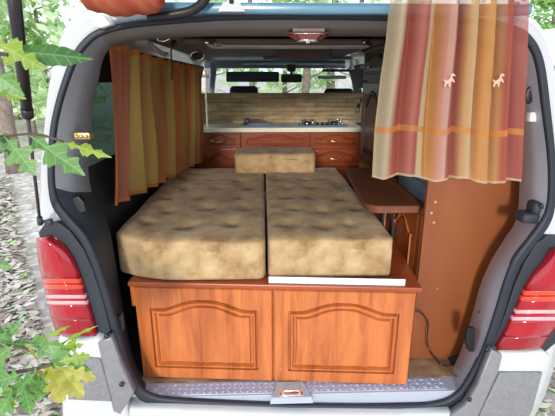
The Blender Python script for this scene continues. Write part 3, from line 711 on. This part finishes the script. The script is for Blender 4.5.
# cushions
def cushion(x0, x1, y0, y1, z0, z1, r, rc, name, label, tufts=None, puff=.006, seed=1, group=None, skew=0, cham=0):
    rnd = random.Random(seed); bm = bmesh.new(); bmesh.ops.create_cube(bm, size=2)
    bmesh.ops.subdivide_edges(bm, edges=bm.edges[:], cuts=39, use_grid_fill=True)
    cx_, cy_, cz_ = (x0+x1)/2, (y0+y1)/2, (z0+z1)/2; hx, hy, hz = (x1-x0)/2, (y1-y0)/2, (z1-z0)/2
    tf = tufts or []
    for v in bm.verts:
        q = v.co.copy()
        f = lambda s: math.copysign(abs(s)**.8, s)
        p_ = Vector((f(q.x)*hx, f(q.y)*hy, f(q.z)*hz))
        # round vertical corners then the horizontal edges
        ix, iy = max(-hx+rc, min(hx-rc, p_.x)), max(-hy+rc, min(hy-rc, p_.y))
        dx, dy = p_.x-ix, p_.y-iy; m_ = max(abs(dx), abs(dy)); L_ = math.hypot(dx, dy)
        if L_ > 1e-6: dx *= m_/L_; dy *= m_/L_
        p_.x, p_.y = ix+dx, iy+dy
        edge = min(hx-abs(ix)-0 + (rc-math.hypot(dx, dy)) - rc, 99)
        d_in = rc-m_ if (abs(abs(p_.x)-abs(ix)) > 0 or abs(abs(p_.y)-abs(iy)) > 0) else rc
        d_in = max(0, min(d_in, hx-abs(q.x and f(q.x)*hx), hy-abs(f(q.y)*hy)))
        dz_in = hz-abs(p_.z)
        if d_in < r and dz_in < r:
            a_, b_ = r-d_in, r-dz_in; m2 = max(a_, b_); l2 = math.hypot(a_, b_)
            if l2 > 1e-6:
                na, nb = a_*m2/l2, b_*m2/l2
                p_.z = math.copysign(hz-r+nb, p_.z)
                sh = (a_-na)
                nx, ny = (dx, dy) if math.hypot(dx, dy) > 1e-5 else (0, 0)
                if nx or ny:
                    l3 = math.hypot(nx, ny); p_.x -= nx/l3*sh; p_.y -= ny/l3*sh
        ex, ey = 1-(p_.x/hx)**2, 1-(p_.y/hy)**2
        if q.z > 0: p_.z += puff*min(1, 3*max(0, ex))*min(1, 3*max(0, ey))*(p_.z/hz)
        wv = .004*math.sin(p_.x*23+seed)+.003*math.sin(p_.y*17+p_.x*9)
        if p_.z > hz*.5:
            for (tx, ty, dp, sg) in tf:
                d2 = ((p_.x+cx_-tx)**2+(p_.y+cy_-ty)**2)/(sg*sg)
                if d2 < 9: p_.z -= dp*math.exp(-d2*.5)
            p_.z += wv*.6
        if abs(p_.y) > hy*.98: p_.y += wv*.8*(1-abs(p_.z/hz))-.006*math.copysign(1, -p_.y)*(1-(p_.z/hz)**2)
        if cham and p_.x < 0:
            p_.y += cham*(max(0, -p_.x/hx))**2.2*max(0, min(1, (hy*.2-p_.y)/hy))
        v.co = Vector((cx_+p_.x+skew*(p_.y+hy), cy_+p_.y, cz_+p_.z))
    bm.verts.index_update()
    Vs = [v.co.copy() for v in bm.verts]; Fs = [[v.index for v in f_.verts] for f_ in bm.faces]; bm.free()
    o = fix(ob(name, Vs, Fs, M['velour'], None, True)); return tag(o, label, 'cushion', group)
xs = lambda u, v, D: at(u, v, D).x
zb = Lp.z+H
def tuftgrid(x0, x1, y0, y1, nx, ny, seed):
    rnd = random.Random(seed)
    return [(x0+(x1-x0)*((i+.5)+.25*((j % 2)-.5))/nx+rnd.uniform(-.015, .015), y0+(y1-y0)*(j+.5)/ny+rnd.uniform(-.02, .02), rnd.uniform(.015, .023), rnd.uniform(.019, .025)) for i in range(nx) for j in range(ny)]
cL = (xs(106, 245, 1.34), xs(266.2, 245, 1.34)); cR = (xs(267.4, 245, 1.355), xs(393, 245, 1.355))
cushion(cL[0], cL[1]-.003, .095, 1.34, zb, zb+.148, .015, .028, 'seat_cushion', 'wider left mattress cushion in worn beige velour on the bed box', tuftgrid(cL[0]+.03, cL[1]-.03, .17, 1.3, 3, 6, 3), seed=1, cham=.085)
cushion(cR[0]+.002, cR[1], .098, 1.34, zb+.003, zb+.148, .014, .024, 'seat_cushion', 'narrower right mattress cushion in worn beige velour behind the white metal strip', tuftgrid(cR[0]+.03, cR[1]-.03, .15, 1.3, 3, 6, 5), seed=4)
p0 = at(235, 172, 2.42); p1 = at(315, 172, 2.42)
cushion(p0.x, p1.x, 1.16, 1.40, zb+.145, zb+.145+.115, .012, .02, 'bolster_cushion', 'small velour bolster lying across the far end of both cushions', puff=.004, seed=9)

# kitchen block
yk = 1.96
kx = [xs(u, 150, 3.2) for u in (196, 241, 309.5, 360)]
kit = thing('kitchen_cabinet', 'cherry wood kitchen cabinet with arched drawers behind the bed', 'cabinet', ((kx[0]+kx[3])/2, yk, .545))
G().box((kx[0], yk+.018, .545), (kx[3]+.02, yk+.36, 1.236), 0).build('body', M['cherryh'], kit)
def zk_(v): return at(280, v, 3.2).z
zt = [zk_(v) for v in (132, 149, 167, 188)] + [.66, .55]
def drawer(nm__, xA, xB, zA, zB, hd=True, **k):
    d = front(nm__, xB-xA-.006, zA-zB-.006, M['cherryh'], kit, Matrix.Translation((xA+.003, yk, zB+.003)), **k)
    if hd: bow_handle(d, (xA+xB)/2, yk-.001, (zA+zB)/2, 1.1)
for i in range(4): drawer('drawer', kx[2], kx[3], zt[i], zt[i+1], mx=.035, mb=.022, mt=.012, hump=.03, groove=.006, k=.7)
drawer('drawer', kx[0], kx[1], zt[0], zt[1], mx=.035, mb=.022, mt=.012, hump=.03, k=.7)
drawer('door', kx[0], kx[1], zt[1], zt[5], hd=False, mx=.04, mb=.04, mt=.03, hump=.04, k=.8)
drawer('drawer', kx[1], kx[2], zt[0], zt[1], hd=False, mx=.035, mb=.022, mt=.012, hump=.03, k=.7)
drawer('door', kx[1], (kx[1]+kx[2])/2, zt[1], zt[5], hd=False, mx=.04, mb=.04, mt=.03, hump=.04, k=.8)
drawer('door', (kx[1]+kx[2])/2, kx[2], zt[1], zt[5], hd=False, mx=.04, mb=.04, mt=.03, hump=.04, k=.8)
zw = 1.236
tag(G().box((kx[0]-.02, yk-.02, zw), (xs(363, 130, 3.2), yk+.38, zw+.034), .004).build('worktop', M['top']), 'cream worktop on the cherry kitchen cabinet', 'worktop')
zw += .034
# stone panel
D5 = 3.52; yp = D5-1.24
a, b = at(206.5, 93, D5), at(365, 93, D5)
g = G().box((a.x, yp+.004, zw), (b.x, yp+.022, a.z)); rnd = random.Random(5); zz = zw; rows = 9; rh = (a.z-zw)/rows
for j in range(rows):
    x = a.x; 
    while x < b.x-.001:
        w_ = min(rnd.uniform(.09, .24), b.x-x)
        if b.x-x-w_ < .05: w_ = b.x-x
        V8 = []
        for yy_ in (yp-rnd.uniform(.0, .009), yp+.02):
            for (qx, qz) in ((x, j), (x+w_, j), (x+w_, j+1), (x, j+1)):
                wob = 0 if qz in (0, rows) else .006*math.sin(qx*9+qz*2.1)+.003*math.sin(qx*31+qz*5)
                V8.append((qx, yy_+(.003*math.sin(qx*40+qz*3) if yy_ < yp+.01 else 0), zw+qz*rh+wob))
        g.add(V8, [(0, 1, 2, 3), (7, 6, 5, 4), (0, 4, 5, 1), (1, 5, 6, 2), (2, 6, 7, 3), (3, 7, 4, 0)]); x += w_
tag(g.build('stone_panel', M['stone']), 'long ledge-stone splashback standing on the worktop under the windshield', 'panel')
a2, b2 = at(199.5, 93, 3.42), at(206, 93, D5)
g = prism([(a2.x, yp-.11, zw), (b2.x-.008, yp-.02, zw), (b2.x-.008, yp-.02, a.z), (a2.x+.015, yp-.11, a.z)], .015)
tag(g.build('stone_panel', M['stone']), 'short angled stone side panel at the left end of the worktop', 'panel')
# deer hook, wire
dp = [(0, 0), (.10, .0), (.12, .32), (.30, .36), (.42, .3), (.40, 0), (.50, 0), (.54, .38), (.62, .62), (.78, .78), (.74, .86), (.6, .86), (.66, 1.05), (.56, 1.0), (.5, .84), (.46, .62), (.16, .58), (.04, .5)]
o0 = at(356.0, 113.5, 3.48)
tag(prism([o0+Vector((x*.055, 0, z*.13)) for x, z in dp], .004).build('deer_hook', M['black']), 'small black deer-shaped hook at the right end of the stone panel', 'hook')
tag(G().tube(catmull([at(364, 100, 3.46), at(363, 110, 3.44), at(362.5, 118, 3.42), at(364, 125, 3.3)], 4), .004, 6).build('hanging_wire', M['black']), 'thin black wire hanging beside the deer hook', 'wire')
# hob and sink
hx0, hx1 = xs(241, 124, 3.3), xs(347, 124, 3.3)
hob = thing('hob_sink', 'low blue-grey hob and sink unit set in the cream worktop', 'hob', ((hx0+hx1)/2, yk+.17, zw))
g = G().box((hx0, yk+.03, zw), (hx1, yk+.27, zw+.012), .005); g.build('tray', M['blue'], hob)
sx = hx0+.15; G().lathe([(.10, .012), (.104, .016), (.100, .0185), (.085, .014)], (sx, yk+.15, zw), 24).build('basin_rim', M['alu'], hob, True)
G().box((sx-.13, yk+.18, zw+.012), (sx-.085, yk+.23, zw+.05), .008).build('tap_base', M['black'], hob)
G().tube(catmull([(sx-.09, yk+.2, zw+.035), (sx-.06, yk+.19, zw+.04), (sx+.0, yk+.17, zw+.038), (sx+.04, yk+.15, zw+.03)], 3), .006, 8).build('tap', M['chrome'], hob, True)
for bx_ in (hx1-.30, hx1-.09):
    G().lathe([(.03, .012), (.03, .024), (.022, .03), (.004, .031)], (bx_, yk+.15, zw), 16).build('burner', M['black'], hob, True)
    g = G()
    for q in range(4):
        t = q*math.pi/2+.5; c_, s_ = math.cos(t), math.sin(t)
        g.tube([(bx_+c_*.075, yk+.15+s_*.075, zw+.012), (bx_+c_*.07, yk+.15+s_*.07, zw+.04), (bx_+c_*.02, yk+.15+s_*.02, zw+.042)], .0035, 6)
    g.tube([(bx_+.075*math.cos(t), yk+.15+.075*math.sin(t), zw+.018) for t in [i*math.pi/10 for i in range(21)]], .003, 6)
    g.build('pan_support', M['chrome'], hob, True)
for q in range(3): G().lathe([(.014, .012), (.013, .03), (.004, .032)], (hx1-.235+q*.04, yk+.06, zw), 12).build('knob', M['black'], hob, True)

# front seats
def seat(u0, u1, vt, label, mirror):
    a_, b_ = at(u0, vt, 3.95), at(u1, vt, 3.95); cx_ = (a_.x+b_.x)/2
    t = thing('front_seat', label, 'seat', (cx_, 2.65, .55))
    G().box((a_.x, 2.69, a_.z-.17), (b_.x, 2.78, a_.z), .035, seg=4).build('headrest', M['seatc'], t, True)
    G().box((cx_-.22, 2.68, .85), (cx_+.22, 2.82, a_.z-.20), .05, seg=4).build('backrest', M['seatc'], t, True)
    G().box((cx_-.23, 2.72, .72), (cx_+.23, 3.15, .88), .05, seg=4).build('seat_base', M['seatc'], t, True)
    G().tube([(cx_-.05, 2.73, a_.z-.25), (cx_-.05, 2.73, a_.z-.1)], .007, 8).tube([(cx_+.05, 2.73, a_.z-.25), (cx_+.05, 2.73, a_.z-.1)], .007, 8).build('headrest_post', M['chrome'], t, True)
seat(229.5, 258, 86, 'left black front seat whose headrest shows over the stone panel', 0)
seat(325, 354, 88.5, 'right black front seat, only the top of its headrest showing', 1)

# right-hand furniture block
XF = CAM.x+.575
yr = .19
wd = thing('tall_cabinet', 'tall brown cabinet along the right side with plain rear panel', 'cabinet', (XF+.12, .9, .545))
# rear end panel following the van side
zz_ = [(.545, .20), (.75, .235), (.95, .30), (1.15, .345), (1.5, .35), (1.74, .31)]
pts = [(XF, yr, .548)] + [(XF+dx, yr, z) for z, dx in zz_][0:] + [(XF, yr, 1.74)]
prism(pts, .018).build('end_panel', M['brown'], wd)['label'] = 'plain matt brown rear end panel'
g = G()
for q, (u, v) in enumerate(((435.5, 202), (431.5, 213), (433.8, 222.5), (437.5, 288.5))):
    p = at(u, v, 1.43); g.lathe([(.0045 if q < 3 else .0028, 0), (.0045 if q < 3 else .0028, .0008), (.001, .001)], p, 12, 'Y')
g.build('screw_cap', plain('tan_plug', (.52, .30, .16), .5), wd)
TR = lambda y, z: Matrix.Translation((XF, y, z)) @ Matrix.Rotation(R(-90), 4, 'Z')     # fronts that face the aisle (-X)
G().box((XF+.019, yr+.02, .548), (XF+.25, 1.29, 1.135), 0).build('lower_body', M['cherry'], wd)
G().box((XF-.001, yr+.018, .548), (XF+.019, yr+.055, 1.135), .001).build('stile', M['brown'], wd)
yy = yr+.055
for k_, wdt in enumerate((.35, .35, .34)):
    front('door', wdt-.006, .575, M['cherry'], wd, TR(yy+wdt-.003, .555), mx=.05, mb=.05, mt=.04, hump=.05, groove=.008); yy += wdt
G().box((XF+.002, yr+.018, 1.135), (XF+.28, 1.29, 1.155), .001).build('ledge', M['brown'], wd)
# far tall section
G().box((XF+.019, .80, 1.155), (XF+.25, 1.29, 1.76), 0).build('upper_body', M['walnut'], wd)
d = front('door', .484, .43, M['walnut'], wd, TR(1.288, 1.165), mx=.06, mb=.05, mt=.04, hump=.07, groove=.006)
for y_ in (1.288,):
    d = front('door', .484, .145, M['walnut'], wd, TR(y_, 1.607), mx=.03, mb=.025, mt=.012, hump=.02, groove=.005, k=.6)
    G().lathe([(.004, 0), (.004, .012), (.011, .016), (.011, .022), (.003, .026)], (0, 0, 0), 12, 'Y').build('knob', M['chrome'], d, True, T=Matrix.Translation((XF-.003, y_-.2, 1.675)) @ Matrix.Rotation(R(-90), 4, 'Z'))
G().box((XF+.005, .17+.04, 1.40), (XF+.25, .80, 1.76), .002).build('upper_locker', M['walnut'], wd)
G().box((XF-.012, .79, 1.752), (XF+.25, 1.30, 1.772), .002).build('cornice', M['walnut'], wd)
G().box((XF+.012, 1.291, .548), (XF+.06, 1.31, 1.76), .002).build('end_stile', M['walnut'], wd)

# table shelf with rounded corners
zs_ = 1.155
P4 = [atz(345.5, 168, 1.165), atz(372, 167, 1.165), atz(421, 206.5, 1.165), atz(368, 206.5, 1.165)]
far0, near0 = P4[0], P4[3]
xl_n, xl_f = near0.x, far0.x; yn, yf = near0.y, far0.y
out = [(xl_f, yf), (XF-.003, yf), (XF-.003, yn)]
r_ = .055
for q in range(9):
    t = R(-90-90*q/8); out.append((xl_n+r_+r_*math.cos(t), yn+r_+r_*math.sin(t)))
g = G(); n_ = len(out)
bm = bmesh.new(); vs = [bm.verts.new((x, y, 1.138)) for x, y in out] + [bm.verts.new((x, y, 1.165)) for x, y in out]
bm.faces.new(vs[:n_]); bm.faces.new(vs[n_:][::-1])
for i in range(n_): bm.faces.new((vs[i], vs[(i+1) % n_], vs[n_+(i+1) % n_], vs[n_+i]))
bmesh.ops.recalc_face_normals(bm, faces=bm.faces); bmesh.ops.bevel(bm, geom=[e for e in bm.edges if abs(e.verts[0].co.z-e.verts[1].co.z) < 1e-5], offset=.003, segments=2, affect='EDGES')
bm.verts.index_update(); g.add([v.co.copy() for v in bm.verts], [[v.index for v in f.verts] for f in bm.faces]); bm.free()
tb = thing('side_table', 'reddish brown folding side table with rounded corner, fixed beside the right cushion', 'table', (xl_n+.08, (yn+yf)/2, 1.138))
g.build('tabletop', M['table'], tb)
for yq in (yn+.26, yn+.42): G().tube([(XF-.012, yq, .86), (XF-.012, yq, 1.0), (XF-.03, yq, 1.09), (XF-.10, yq, 1.137)], .007, 8).build('support_bracket', M['teal'], tb, True)
G().tube([(XF-.004, yn+.012, 1.15), (XF-.0, yn-.006, 1.15)], .006, 8).build('hinge_pin', M['black'], tb)

# blue-grey box in the niche
a = atz(396, 190, 1.157); 
bx = thing('storage_box', 'blue-grey plastic box in the niche above the side table', 'box', (XF+.10, .42, 1.155))
G().box((XF+.03, yr+.06, 1.157), (XF+.23, .62, 1.235), .01).build('box_body', M['bluebox'], bx, True)
G().box((XF+.022, yr+.05, 1.236), (XF+.238, .63, 1.26), .008).build('lid', M['bluebox'], bx, True)
# cable on the end panel
cp = catmull([at(411, 310, 1.40), at(421, 313, 1.40), at(428, 323, 1.40), at(427, 338, 1.40), at(430, 352, 1.38), atz(440, 363, .551), atz(448, 366, .551), atz(456, 358, .551)], 5)
tag(G().tube(cp, .0028, 6).build('power_cable', M['black']), 'thin black cable hanging down the brown end panel to the floor', 'cable')

# ================================================================ curtains
ORG, RED, OLV, YEL, BRN = (.66, .21, .08), (.48, .14, .07), (.48, .31, .09), (.66, .42, .13), (.46, .20, .08)
RST = (.48, .17, .10)
stl = [(0, ORG), (.012, ORG), (.02, RST), (.125, RST), (.15, YEL), (.21, OLV), (.235, BRN), (.27, YEL), (.33, OLV), (.37, BRN), (.41, ORG), (.45, OLV), (.50, YEL), (.54, RED), (.58, ORG), (.62, YEL), (.67, OLV), (.71, RED), (.75, ORG), (.79, OLV), (.84, YEL), (.87, RED), (.91, OLV), (.95, BRN), (1, RED)]
mcl = cloth_stripes('striped_window_curtain', stl, band=[(-.01, .03, (.70, .22, .06), .85), (.965, 1.01, (.70, .22, .06), .8)], sheer=.0, transl=.3)
def curtain_side():
    NU, NV = 260, 26; V = []; F = []; UV = []
    T0, T1 = at(108, 41, 1.54), at(201, 68, 3.0); B0, B1 = at(113, 207, 1.54), at(199, 162, 2.95)
    for j in range(NV+1):
        s = j/NV
        for i in range(NU+1):
            u = i/NU; uu = u+.02*math.sin(s*3+u*20)*s
            top = T0.lerp(T1, uu); bot = B0.lerp(B1, uu); p = top.lerp(bot, s)
            p.z -= .012*math.sin(u*math.pi)*(1-s)
            amp = (.010+.020*min(1, s*1.6))*min(1, .25+u*4)
            ph = u*2*math.pi*11+1.6*math.sin(u*9)+.8*math.sin(s*3+u*5)
            p.x += amp*math.sin(ph)+.006*math.sin(ph*2.3+s*2)*(1-s); p.y += .012*math.cos(ph)*s
            if j in (0,): p.z += .006*math.sin(ph)
            V.append(p); UV.append((u, 1-s))
    for j in range(NV):
        for i in range(NU): a_ = j*(NU+1)+i; F.append((a_, a_+1, a_+NU+2, a_+NU+1))
    t = thing('window_curtain', 'orange and yellow striped curtain over the left side window', 'curtain', (T0.x, (T0.y+T1.y)/2, B1.z))
    ob('curtain_cloth', V, F, mcl, t, True, UV)
    G().tube([T0+Vector((-.012, -.02, -.006)), T0.lerp(T1, .5)+Vector((-.01, 0, -.018)), T1+Vector((0, .03, -.006))], .004, 6).build('curtain_wire', M['chrome'], t, True)
curtain_side()
CRM, ROS, PNK, ORY, LPK, TAN = (.66, .56, .38), (.52, .15, .11), (.72, .36, .28), (.80, .42, .15), (.84, .58, .48), (.66, .38, .17)
DUS = (.46, .15, .13)
str_ = [(0, (.80, .70, .40)), (.02, CRM), (.085, CRM), (.10, PNK), (.12, ROS), (.20, ROS), (.235, (.62, .24, .2)), (.27, ROS), (.285, (.80, .66, .42)), (.315, (.80, .62, .34)), (.33, ORY), (.40, ORY), (.43, PNK), (.47, LPK), (.485, DUS), (.56, DUS), (.58, TAN), (.63, (.80, .62, .36)), (.68, (.80, .58, .36)), (.70, ORY), (.78, TAN), (.835, TAN), (.86, ROS), (.94, DUS), (1, ROS)]
mcr = cloth_stripes('sheer_striped_curtain', str_, band=[(.238, .270, (.88, .38, .10), .75), (-.01, .012, (.85, .7, .45), .7)], sheer=.24, transl=.5)
def interp(E, t):
    for (ta, xa_), (tb_, xb_) in zip(E, E[1:]):
        if ta <= t <= tb_: return xa_+(xb_-xa_)*(t-ta)/(tb_-ta)
    return E[-1][1]
def curtain_rear():
    NU, NV = 220, 40; V = []; F = []; UV = []
    EL = [(-30, 394), (0, 391), (40, 387), (80, 381), (130, 375), (180, 372)]; ER = [(-30, 526), (0, 524), (60, 523), (120, 521), (190, 519.5)]
    for j in range(NV+1):
        s = j/NV
        for i in range(NU+1):
            u = i/NU; vb = 176+7*u+2.2*math.sin(u*17+.8)
            v = -13+(vb+13)*s
            ph = u*2*math.pi*6.5+1.4*math.sin(u*7+1)
            amp = .011+.016*(1-s)**.7
            px = interp(EL, v)+(interp(ER, v)-interp(EL, v))*u
            p = at(px, v, 1.13); p.y += amp*math.sin(ph)+.004*math.sin(ph*2.1+2); p.x += .006*math.cos(ph)*(1-.4*s)
            V.append(p); UV.append((u, 1-s))
    for j in range(NV):
        for i in range(NU): a_ = j*(NU+1)+i; F.append((a_, a_+1, a_+NU+2, a_+NU+1))
    top = at(460, -26, 1.13)
    t = thing('rear_curtain', 'sheer pink, orange and cream striped curtain hanging from the raised tailgate', 'curtain', (top.x, top.y, V[-1].z))
    ob('curtain_cloth', V, F, mcr, t, True, UV)
    for u, v in ((447, 87), (496, 87)):
        o = at(u-3, v, 1.098)
        prism([o+Vector((x*.030, 0, z*.030)) for x, z in ((0, 0), (.12, 0), (.2, .22), (.34, .3), (.42, .02), (.54, .02), (.52, .36), (.66, .5), (.8, .34), (.88, .38), (.78, .6), (.62, .72), (.66, .9), (.84, .86), (.86, .94), (.68, 1.1), (.5, 1.04), (.44, .74), (.3, .56), (.1, .5), (-.04, .62), (-.1, .56), (.04, .36))], .0012).build('embroidery', M['emb'], t)
    G().tube([at(386, -12, 1.13), at(530, -12, 1.13)], .004, 8).build('curtain_wire', M['chrome'], t, True)
curtain_rear()
# gathered curtain bundle at the upper left
def bundle():
    NU, NV = 64, 28; V = []; F = []; UV = []
    c = at(123, -4, 1.10); rx, ry, rz = at(164, -2, 1.10).x-c.x, .055, c.z-at(123, 16, 1.10).z
    for j in range(NV+1):
        th = math.pi*j/NV
        for i in range(NU):
            t = 2*math.pi*i/NU; f = 1+.05*math.sin(th*7+t*2+1.5*math.sin(t))+.03*math.sin(th*15-t*3)
            sx_ = math.cos(th); rr = math.sin(th)**.55
            V.append(c+Vector((rx*sx_*1.0, ry*rr*math.cos(t)*f, rz*rr*math.sin(t)*f))); UV.append((abs(math.sin(th*3+t)), j/NV))
    for j in range(NV):
        for i in range(NU): F.append((j*NU+i, j*NU+(i+1) % NU, (j+1)*NU+(i+1) % NU, (j+1)*NU+i))
    tag(fix(ob('rolled_curtain', V, F, M['terra'], None, True, UV)), 'terracotta curtain rolled up in a bundle at the top left of the tailgate', 'curtain')
bundle()

# ================================================================ parked van at the right
def pvan():
    D = 6.0; x0_ = xr(541, D); y0_ = D-1.24
    t = thing('parked_van', 'white van parked beyond the camper at the top right edge', 'van', (x0_+1, y0_+2.2, 0))
    prof = [(0, .45), (-.02, 1.1), (.02, 1.75), (.10, 2.1), (.24, 2.27), (.5, 2.32), (1.4, 2.32), (1.66, 2.27), (1.8, 2.1), (1.88, 1.75), (1.92, 1.1), (1.9, .45)]
    pp = catmull([(x0_+x, 0, z) for x, z in prof], 3)
    rg = [[Vector((p.x*1.0+(x0_+.95-p.x)*k_, y0_+y_, .45+(p.z-.45)*(1-k_*.6))) for p in pp] for y_, k_ in ((0, .03), (.05, .0), (3.4, 0), (4.0, .05))]
    V, F = loft(rg); m_ = len(pp); F.append(tuple(range(m_))); F.append(tuple(range(3*m_, 4*m_)))
    fix(ob('body', V, F, M['paint'], t, True))
    G().box((x0_+.18, y0_-.02, 1.25), (x0_+1.72, y0_+.02, 1.92), .015).build('rear_window', M['black'], t)
    G().box((x0_-.035, y0_+.4, 1.3), (x0_+.02, y0_+3.3, 1.85), .015).build('side_window', M['black'], t)
    G().box((x0_+.02, y0_-.1, .42), (x0_+1.88, y0_+.05, .66), .04).build('bumper', M['bumpgrey'], t, True)
    for x in (x0_+.12, x0_+1.78):
        for y_ in (.8, 3.3): G().lathe([(.2, -.1), (.31, -.1), (.33, -.07), (.33, .07), (.31, .1), (.2, .1)], (x, y0_+y_, .30), 24, 'X').build('wheel', M['black'], t, True)
pvan()

# ================================================================ foreground oak twigs
HALF = [(0, .008), (.12, .03), (.16, .17), (.21, .24), (.25, .13), (.34, .09), (.40, .30), (.45, .40), (.48, .33), (.53, .38), (.57, .20), (.63, .11), (.70, .22), (.76, .27), (.79, .17), (.86, .10), (.93, .06), (1, 0)]
ROUND = [(0, .008), (.12, .05), (.2, .17), (.27, .24), (.32, .21), (.35, .10), (.42, .13), (.5, .32), (.56, .36), (.60, .27), (.63, .15), (.70, .20), (.78, .27), (.82, .22), (.85, .13), (.91, .14), (.96, .09), (1, 0)]
SMOOTH = [(0, .01), (.06, .08), (.15, .14), (.25, .16), (.31, .14), (.38, .19), (.48, .2), (.54, .17), (.62, .18), (.70, .15), (.8, .10), (.9, .045), (1, 0)]
def leaf(parent, u0, v0, u1, v1, D, mat, wk=1.0, tilt=0.0, dD=0.0, curl=.08, shape=HALF, label=None):
    a_, b_ = at(u0, v0, D), at(u1, v1, D+dD); ax = b_-a_; Ln = ax.length; ax.normalize()
    vn = (CAM-(a_+b_)/2).normalized(); sd = ax.cross(vn).normalized(); sd = Matrix.Rotation(tilt, 3, ax) @ sd; nn = sd.cross(ax).normalized()
    V = []; F = []; UV = []; n_ = len(shape)
    for t, wv in shape:
        for s in (-1, -.5, 0, .5, 1):
            w2 = wv*wk*s
            V.append(a_+ax*(t*Ln)+sd*(w2*Ln)+nn*(abs(w2)*Ln*.25-curl*Ln*math.sin(t*2.6))); UV.append((t, w2))
    for i in range(n_-1):
        for k_ in range(4): F.append((i*5+k_, i*5+k_+1, (i+1)*5+k_+1, (i+1)*5+k_))
    o = ob('leaf', V, F, M[mat], parent, False, UV)
    if label: o['label'] = label
def twig(parent, pts, r=.003):
    G().tube(catmull(pts, 4), [r]*((len(pts)-1)*4+1), 6).build('twig', M['twig'], parent, True)
t = thing('oak_branch', 'green oak branch entering at the top left in front of the van', 'branch', at(-10, 60, .62))
twig(t, [at(-60, 30, .60), at(-25, 45, .62), at(-5, 52, .64), at(8, 55, .65)])
twig(t, [at(-25, 45, .62), at(-10, 78, .64), at(0, 88, .66)])
leaf(t, 12, 51, 94, 60, .66, 'leafd', .78, .35, .05, .04, shape=SMOOTH)
leaf(t, -18, 34, 45, 70, .64, 'leafy', .62, .1, .02, .04)
leaf(t, -14, 68, 24, 96, .62, 'leafm', .75, .3)
leaf(t, -30, 78, 26, 98, .66, 'leafy', .55, -.4)
leaf(t, -20, 95, 6, 92, .66, 'leafm', .7, -.3)
t = thing('oak_branch', 'green oak branch crossing the left strut at mid height', 'branch', at(-10, 138, .68))
twig(t, [at(-60, 136, .66), at(-20, 137, .68), at(5, 136, .69), at(36, 134, .70), at(64, 142, .71)], .0022)
leaf(t, 4, 136, 36, 176, .68, 'leafm', .85, .2, 0, .03)
leaf(t, 0, 134, -38, 168, .66, 'leafm', .8, .2)
leaf(t, 26, 133, 86, 176, .70, 'leafm', .62, -.25, .02, .03)
leaf(t, 62, 142, 112, 158, .71, 'leafy', .42, .5, .02, .03)
leaf(t, -20, 130, 24, 160, .72, 'leafd', .7, .4)
t = thing('oak_branch', 'small oak sprig poking in at the left edge above the lower leaves', 'branch', at(-20, 262, .7))
twig(t, [at(-60, 255, .7), at(-30, 260, .7), at(-15, 262, .7)], .002)
leaf(t, -22, 262, 13, 268, .7, 'leafm', .7, .3)
t = thing('oak_branch', 'low oak branch with yellowing leaves in front of the left bumper', 'branch', at(-10, 345, .75))
twig(t, [at(-60, 352, .72), at(-15, 348, .73), at(12, 346, .74), at(36, 352, .75)], .003)
twig(t, [at(-30, 380, .71), at(8, 373, .73), at(34, 369, .74), at(52, 364, .745)], .0035)
leaf(t, 8, 344, 70, 350, .76, 'leafm', .55, .5)
leaf(t, 40, 342, 70, 327, .77, 'leafy', .3, .8)
leaf(t, 52, 350, 98, 327, .78, 'leafy', .16, .6)
leaf(t, 30, 345, 92, 372, .76, 'leafm', .5, .2)
leaf(t, 10, 340, -30, 326, .74, 'leafm', .8, .4)
leaf(t, 14, 345, -25, 372, .73, 'leafm', .8, .1)
leaf(t, -10, 350, 20, 322, .75, 'leafm', .6, -.3)
leaf(t, 50, 366, 62, 404, .735, 'leafa', .8, .2, shape=ROUND, label='autumn yellow leaf')
leaf(t, 54, 364, 84, 398, .74, 'leafa', .7, -.1, shape=ROUND, label='autumn yellow leaf')
leaf(t, 60, 368, 96, 380, .745, 'leafa', .65, .3, shape=ROUND, label='autumn yellow leaf')
leaf(t, 58, 362, 90, 356, .75, 'leafy', .6, .1, shape=ROUND)
leaf(t, 52, 366, 34, 386, .742, 'leafa', .8, .2, shape=ROUND, label='autumn yellow leaf')
leaf(t, 58, 358, 76, 340, .748, 'leafy', .6, .5, shape=ROUND)
leaf(t, 40, 362, 28, 344, .742, 'leafa', .35, .7, shape=ROUND, label='curled autumn leaf')
leaf(t, 20, 380, 30, 416, .725, 'leafm', .6, .4, shape=ROUND)
leaf(t, 6, 384, 12, 412, .715, 'leafy', .5, .2, shape=ROUND)
leaf(t, 50, 356, 68, 352, .74, 'leafm', .9, .1, shape=ROUND)
leaf(t, 36, 368, 22, 412, .73, 'leafm', .62, .3, shape=ROUND)
leaf(t, 36, 372, 4, 398, .72, 'leafm', .6, .5, shape=ROUND)
leaf(t, 44, 372, 40, 402, .735, 'leafm', .7, -.2, shape=ROUND)
leaf(t, 22, 374, -18, 386, .71, 'leafm', .7, 0)
leaf(t, 12, 390, -8, 425, .71, 'leafm', .7, .3)
leaf(t, 62, 352, 84, 344, .76, 'leafy', .5, .2)
